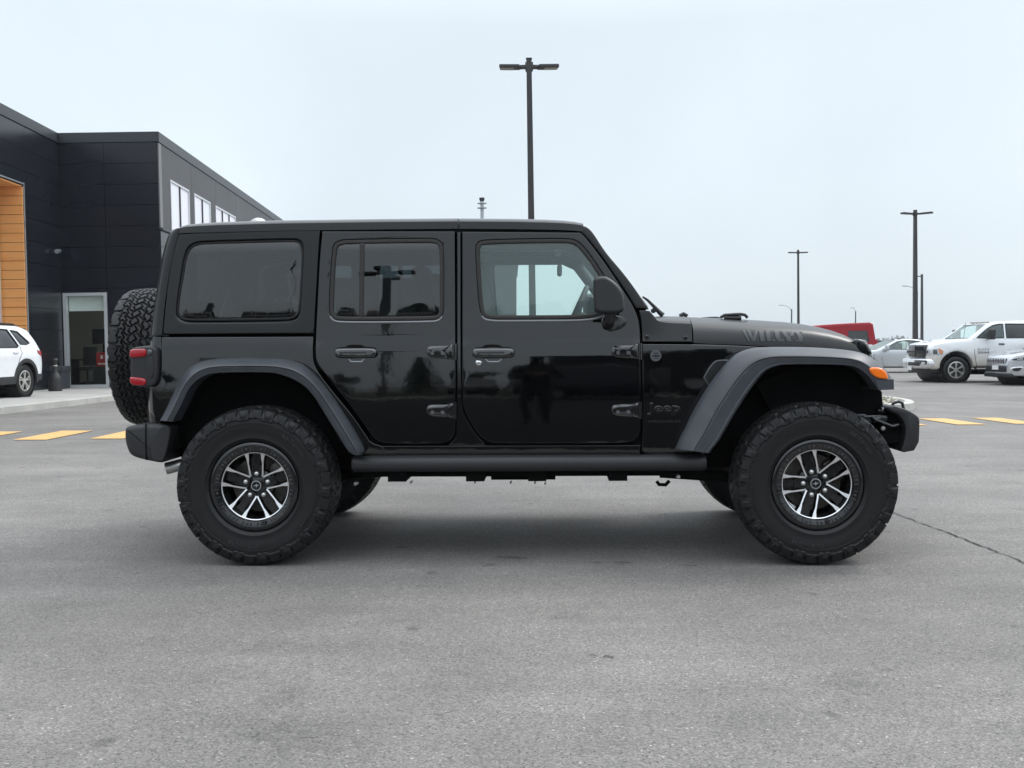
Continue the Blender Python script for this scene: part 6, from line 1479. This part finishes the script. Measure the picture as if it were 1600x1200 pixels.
q = MB(); q.add([(x, y, z + .012) for x, z in ((.25, 1.545), (-.2, 1.605), (-1.35, 1.585), (-1.66, 1.505), (-1.80, 1.36)) for y in (-.66, .66)], [(2 * i, 2 * i + 1, 2 * i + 3, 2 * i + 2) for i in range(4)]); q.build('roof_skin', M['blackobj'], ws)
c = MB(); c.bbox(-1.86, -.62, 1.49, -1.55, .62, 1.53, .015); c.build('roof_spoiler', M['blackobj'], ws)
c = MB(); c.tube([(.2, -.62, 1.57), (-.2, -.64, 1.64), (-1.3, -.62, 1.62), (-1.5, -.60, 1.57)], .018, 8); both(c, 'roof_rail', M['blackobj'], ws)
bit(ws, 'lower_cladding', [(.90, .30), (.90, .47), (-.88, .47), (-.88, .30)], Wws, M['plastic'], .012, .04)
bit(ws, 'bumper_cladding', [(-1.80, .36), (-1.80, .50), (-2.03, .50), (-2.0, .36)], Wws, M['plastic'], .012, .04)
for cx_ in (-1.32, 1.32):
    o_ = arch(cx_, .36, .50, 185, -5, 20); i_ = arch(cx_, .36, .41, -5, 185, 20); bit(ws, 'arch_trim', o_ + i_, Wws, M['plastic'], .014, .05)
bit(ws, 'tail_lamp', [(-1.78, 1.04), (-1.97, 1.02), (-2.02, .92), (-1.96, .90), (-1.80, .97)], Wws, M['red'], .012, .08)
bit(ws, 'door_handle', [(-.80, .98), (-.80, 1.01), (-1.0, 1.01), (-1.0, .98)], Wws, M['white'], .03, .03); bit(ws, 'door_handle', [(.1, .96), (.1, .99), (-.1, .99), (-.1, .96)], Wws, M['white'], .03, .03)
doorline(ws, Wws, [(-1.12, 1.14), (-1.15, .98), (-1.05, .85), (-.86, .5)]); doorline(ws, Wws, [(-.14, 1.1), (-.14, .48)])
# ================================================================== trees, what stands behind the camera, haze
def leafcloud(mb, rnd, c, R, n, size, mi=0):
    for _ in range(n):
        d = Vector((rnd.gauss(0, 1), rnd.gauss(0, 1), rnd.gauss(0, 1))).normalized() * (rnd.random() ** .4); p = c + Vector((d.x * R[0], d.y * R[1], d.z * R[2]))
        a = Vector((rnd.gauss(0, 1), rnd.gauss(0, 1), rnd.gauss(0, .6))).normalized(); b = a.orthogonal().normalized(); s = size * rnd.uniform(.6, 1.4)
        mb.add([p - a * s, p + b * s * .55, p + a * s, p - b * s * .55], [(0, 1, 2, 3)], mi)
def conifer(h, seed, n=2600, m=None, leaf=.16):
    rnd = random.Random(seed); c = MB()
    for _ in range(n):
        t = rnd.random() ** .75; z = h * (.10 + .88 * t); r = (1 - t) * h * .24 * (.75 + .5 * rnd.random() * (1 + .3 * math.sin(z * 7))) * rnd.random() ** .35 + .05
        a = rnd.uniform(0, 6.283); p = Vector((r * math.cos(a), r * math.sin(a), z - r * .35)); o = Vector((math.cos(a), math.sin(a), -.45)).normalized(); s = leaf * rnd.uniform(.7, 1.6); b = o.cross(Vector((0, 0, 1))).normalized()
        c.add([p - o * s, p + b * s * .4, p + o * s, p - b * s * .4], [(0, 1, 2, 3)])
    t = MB(); t.lathe([(.02 * h, 0), (.014 * h, h * .5), (.004 * h, h * .97), (0, h)], 8); return t.mesh('trunk', M['bark'], True), c.mesh('crown', m or M['pine'], False, fix=False)
def broad(h, seed, n=3000, m=None, leaf=.16):
    rnd = random.Random(seed); c = MB(); t = MB(); t.tube([(0, 0, 0), (.04 * h * rnd.uniform(-1, 1), .02 * h, h * .35), (.05 * h * rnd.uniform(-1, 1), 0, h * .7)], [.028 * h, .02 * h, .008 * h], 8)
    k = 11
    for i in range(k):
        a = rnd.uniform(0, 6.283); q = rnd.uniform(.05, .27) * h; z = h * rnd.uniform(.38, .86); e = Vector((q * math.cos(a), q * math.sin(a), z)); t.tube([(0, 0, h * rnd.uniform(.2, .45)), tuple(e * .6 + Vector((0, 0, .15 * h))), tuple(e)], [.012 * h, .008 * h, .003 * h], 5)
        s = h * rnd.uniform(.10, .17); leafcloud(c, rnd, e, (s, s, s * .8), n // k, leaf)
    return t.mesh('trunk', M['bark'], True), c.mesh('crown', m or M['leaf'], False, fix=False)
def plant(meshes, loc, s, rz, name, label, cat='tree', group=None):
    r = empty(name, loc, rz, 0, label=label, cat=cat, group=group); r.scale = (s, s, s)
    for nm, me in zip(('trunk', 'crown'), meshes): mkobj(nm, me, r)
    return r
rnd = random.Random(11)
CF = [conifer(8, 3, 6000, None, .2), conifer(8, 9, 4500, None, .2)]; BF = [broad(7, 5), broad(7, 8)]
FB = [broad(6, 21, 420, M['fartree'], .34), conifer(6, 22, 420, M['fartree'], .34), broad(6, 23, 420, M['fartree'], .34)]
# far tree line beyond the parking lot
LBL = 'hazy blue-grey tree of the far tree line beyond the parking lot'
px = 1150
while px < 1900:
    D = rnd.uniform(1350, 1550); top = rnd.uniform(526.5, 531.5) + (3 if 1425 < px < 1480 else 0)
    if 1393 < px < 1420: top = rnd.uniform(523.5, 527.5)
    p = at(px, 534, D); h = at(px, top, D).z + .2
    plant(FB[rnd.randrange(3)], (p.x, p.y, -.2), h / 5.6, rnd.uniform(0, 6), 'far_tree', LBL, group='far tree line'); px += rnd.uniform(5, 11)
# behind the camera: what the doors and windows mirror
plant(CF[0], (-6.2, -29, 0), .60, .4, 'pine_tree', 'dense dark conifer behind the photographer, mirrored in the rear door of the black suv')
for i, (x, y, s, k) in enumerate(((-24, -46, .9, 0), (-16, -58, 1.0, 1), (9, -52, 1.05, 0), (17, -44, .9, 1), (30, -60, 1.2, 0), (2, -64, 1.0, 1), (-36, -60, 1.1, 1), (42, -50, 1.0, 0), (-8, -66, 1.1, 0))):
    plant(BF[k], (x, y, 0), s * .62, i * 1.3, 'broadleaf_tree', 'leafy tree of the row behind the photographer, mirrored in the black suv doors', group='trees mirrored in the suv doors')
for i, (x, y, s) in enumerate(((-30, -72, 1.2), (-20, -74, 1.0), (12, -74, 1.2), (24, -76, 1.0), (36, -72, 1.1))):
    plant(CF[1], (x, y, 0), s * .62, i, 'pine_tree', 'conifer of the far row behind the photographer, mirrored in the black suv doors', group='trees mirrored in the suv doors')
gy = empty('light_pole', (-7.5, -28.5, 0), 0, 0, label='black four-head light pole behind the photographer, mirrored in the rear window', cat='light pole')
m = MB(); m.box(-.14, -.14, 0, .14, .14, 9); m.build('pole', M['pole'], gy, smooth=False)
for a in (0, 90, 180, 270):
    Mz = Matrix.Rotation(rad(a + 8), 4, 'Z'); m = MB(); m.box(.1, -.05, 8.7, .5, .05, 8.8, M=Mz); m.build('arm', M['pole'], gy, smooth=False); m = MB(); m.bbox(.5, -.17, 8.68, 1.1, .17, 8.8, .02, M=Mz); m.build('lamp_head', M['pole'], gy)
gy = empty('light_pole', (-22, -49.5, 0), 0, 0, label='black twin-head light pole far behind the photographer, mirrored in the quarter window', cat='light pole')
m = MB(); m.box(-.14, -.14, 0, .14, .14, 9); m.build('pole', M['pole'], gy, smooth=False)
for a in (0, 180):
    Mz = Matrix.Rotation(rad(a + 8), 4, 'Z'); m = MB(); m.box(.1, -.05, 8.7, .4, .05, 8.8, M=Mz); m.build('arm', M['pole'], gy, smooth=False); m = MB(); m.bbox(.4, -.17, 8.68, 1.0, .17, 8.8, .02, M=Mz); m.build('lamp_head', M['pole'], gy)
GC = 'parked cars mirrored in the suv doors'
dc = vehicle('parked_car', 'dark crossover parked behind the photographer, leftmost of the mirrored row', 'car', (-13, -27, 0), rad(90), gs_out, Wgs, M['bluedark'], [(gsw, M['glassdark'])], (-1.37, 1.37), .35, .23, group=GC, skip=[((.95, 1.10), (.25, 1.60))], screens=[(((.95, 1.10), (.25, 1.60)), M['glassdark'])])
for x, y, rz, lb in ((-9.6, -26, 92, 'dark crossover parked beside the mirrored conifer'), (-3.6, -25, 88, 'dark crossover parked just right of the mirrored conifer'), (7.6, -21, 90, 'dark crossover parked in front of the mirrored right-hand trees'), (11, -20, 86, 'dark crossover parked at the right end of the mirrored row')):
    c = copy_tree(dc); c.location = (x, y, 0); c.rotation_euler = (0, 0, rad(rz)); c['label'] = lb
vehicle('parked_van', 'tall dark van parked broadside behind the photographer, mirrored in the front door', 'van', (1.2, -17.5, 0), rad(4), vn_out, Wvn, M['bluedark'], [([(1.9, 1.4), (1.45, 2.02), (.75, 2.05), (.75, 1.4)], M['glassdark'])], (-1.75, 1.95), .36, .24, rnd=.09)
wk = empty('workshop_building', (9, -31, 0), 0, 0, label='low dark metal-clad workshop behind the photographer, mirrored in the front door and wing', cat='building')
m = MB(); m.box(-10.5, -9, -.1, 12, 0, 4.9); m.build('wall', M['clad'], wk, smooth=False); m = MB(); m.box(-10.7, -9.2, 4.905, 12.2, .2, 5.2); m.build('roof', M['trim'], wk, smooth=False)
for x in (-8, -3, 3, 8): m = MB(); m.bbox(x - 1.5, .005, 0, x + 1.5, .06, 3.2, .02); m.build('roller_door', M['cladgrey'], wk)
# photographer standing behind the camera, mirrored in the front door
def person():
    v = []; e = []; r = []
    def j(x, y, z, rr, par=None):
        v.append((x, y, z)); r.append(rr); i = len(v) - 1
        if par is not None: e.append((par, i))
        return i
    pel = j(0, 0, .95, (.17, .13)); w_ = j(0, 0, 1.10, (.16, .12), pel); ch = j(0, .02, 1.32, (.19, .13), w_); nk = j(0, .02, 1.52, (.06, .06), ch); hd = j(0, .06, 1.62, (.085, .10), nk); hd2 = j(0, .07, 1.74, (.075, .09), hd)
    for s in (-1, 1):
        hp = j(s * .10, 0, .86, (.10, .10), pel); kn = j(s * .115, .03, .48, (.068, .07), hp); an = j(s * .115, 0, .10, (.048, .05), kn); j(s * .13, .16, .045, (.045, .04), an)
        sh = j(s * .20, .02, 1.43, (.07, .07), ch); el = j(s * .29, .06, 1.16, (.052, .052), sh); wr = j(s * .12, .24, 1.22, (.036, .034), el); j(s * .07, .29, 1.24, (.035, .025), wr)
    me = bpy.data.meshes.new('person'); me.from_pydata(v, e, []); me.materials.append(M['cloth']); o = bpy.data.objects.new('person', me); col.objects.link(o)
    o.modifiers.new('skin', 'SKIN'); sv = me.skin_vertices[0].data
    for i, q in enumerate(r): sv[i].radius = q
    sv[0].use_root = True; s_ = o.modifiers.new('sub', 'SUBSURF'); s_.levels = 2; s_.render_levels = 2
    return o
pe = person(); pe.location = (-.22, -.62, 0); tag(pe, 'person in dark clothes holding a camera at chest height, mirrored in the front door', 'person')
m = MB(); m.lathe([(0, -.11), (.06, -.09), (.088, 0), (.075, .07), (0, .105)], 16, 'z', Matrix.Translation((0, .06, 1.70))); m.build('hair', M['cloth'], pe)
for s in (-1, 1):
    for k in range(4):
        f = MB(); f.tube([(s * .07, .285, 1.262 - k * .018), (s * .03, .325, 1.262 - k * .018), (s * .015, .318, 1.262 - k * .018)], [.009, .008, .006], 6); f.build('finger', M['skin'], pe)
    f = MB(); f.tube([(s * .08, .27, 1.27), (s * .055, .265, 1.292), (s * .035, .27, 1.295)], [.010, .009, .007], 6); f.build('thumb', M['skin'], pe)
cm = empty('photo_camera', (-.22, -.62 + .30, 1.235), 0, 0, label='black photo camera held by the person in dark clothes', cat='camera')
m = MB(); m.bbox(-.07, -.03, -.045, .07, .02, .045, .012); m.bbox(-.025, -.025, .045, .025, .015, .065, .008); m.build('camera_body', M['blackobj'], cm); m = MB(); m.lathe([(0, .02), (.035, .02), (.037, .085), (.03, .09), (0, .08)], 20, 'y'); m.build('lens_barrel', M['blackobj'], cm)
# closed haze volume round camera and scene
HZ = True
if HZ:
    hm = bpy.data.materials.new('haze_air'); hm.use_nodes = True; t = hm.node_tree; t.nodes.clear(); o_ = t.nodes.new('ShaderNodeOutputMaterial'); pv = t.nodes.new('ShaderNodeVolumePrincipled')
    pv.inputs['Color'].default_value = (.88, .93, .97, 1); pv.inputs['Density'].default_value = .00029; pv.inputs['Anisotropy'].default_value = .2; t.links.new(pv.outputs[0], o_.inputs['Volume'])
    m = MB(); m.box(-1500, -150, -1.4, 1500, 1700, 16); tag(m.build('haze', hm, smooth=False), kind='stuff', label='thin pale haze lying over the whole parking lot', cat='haze')
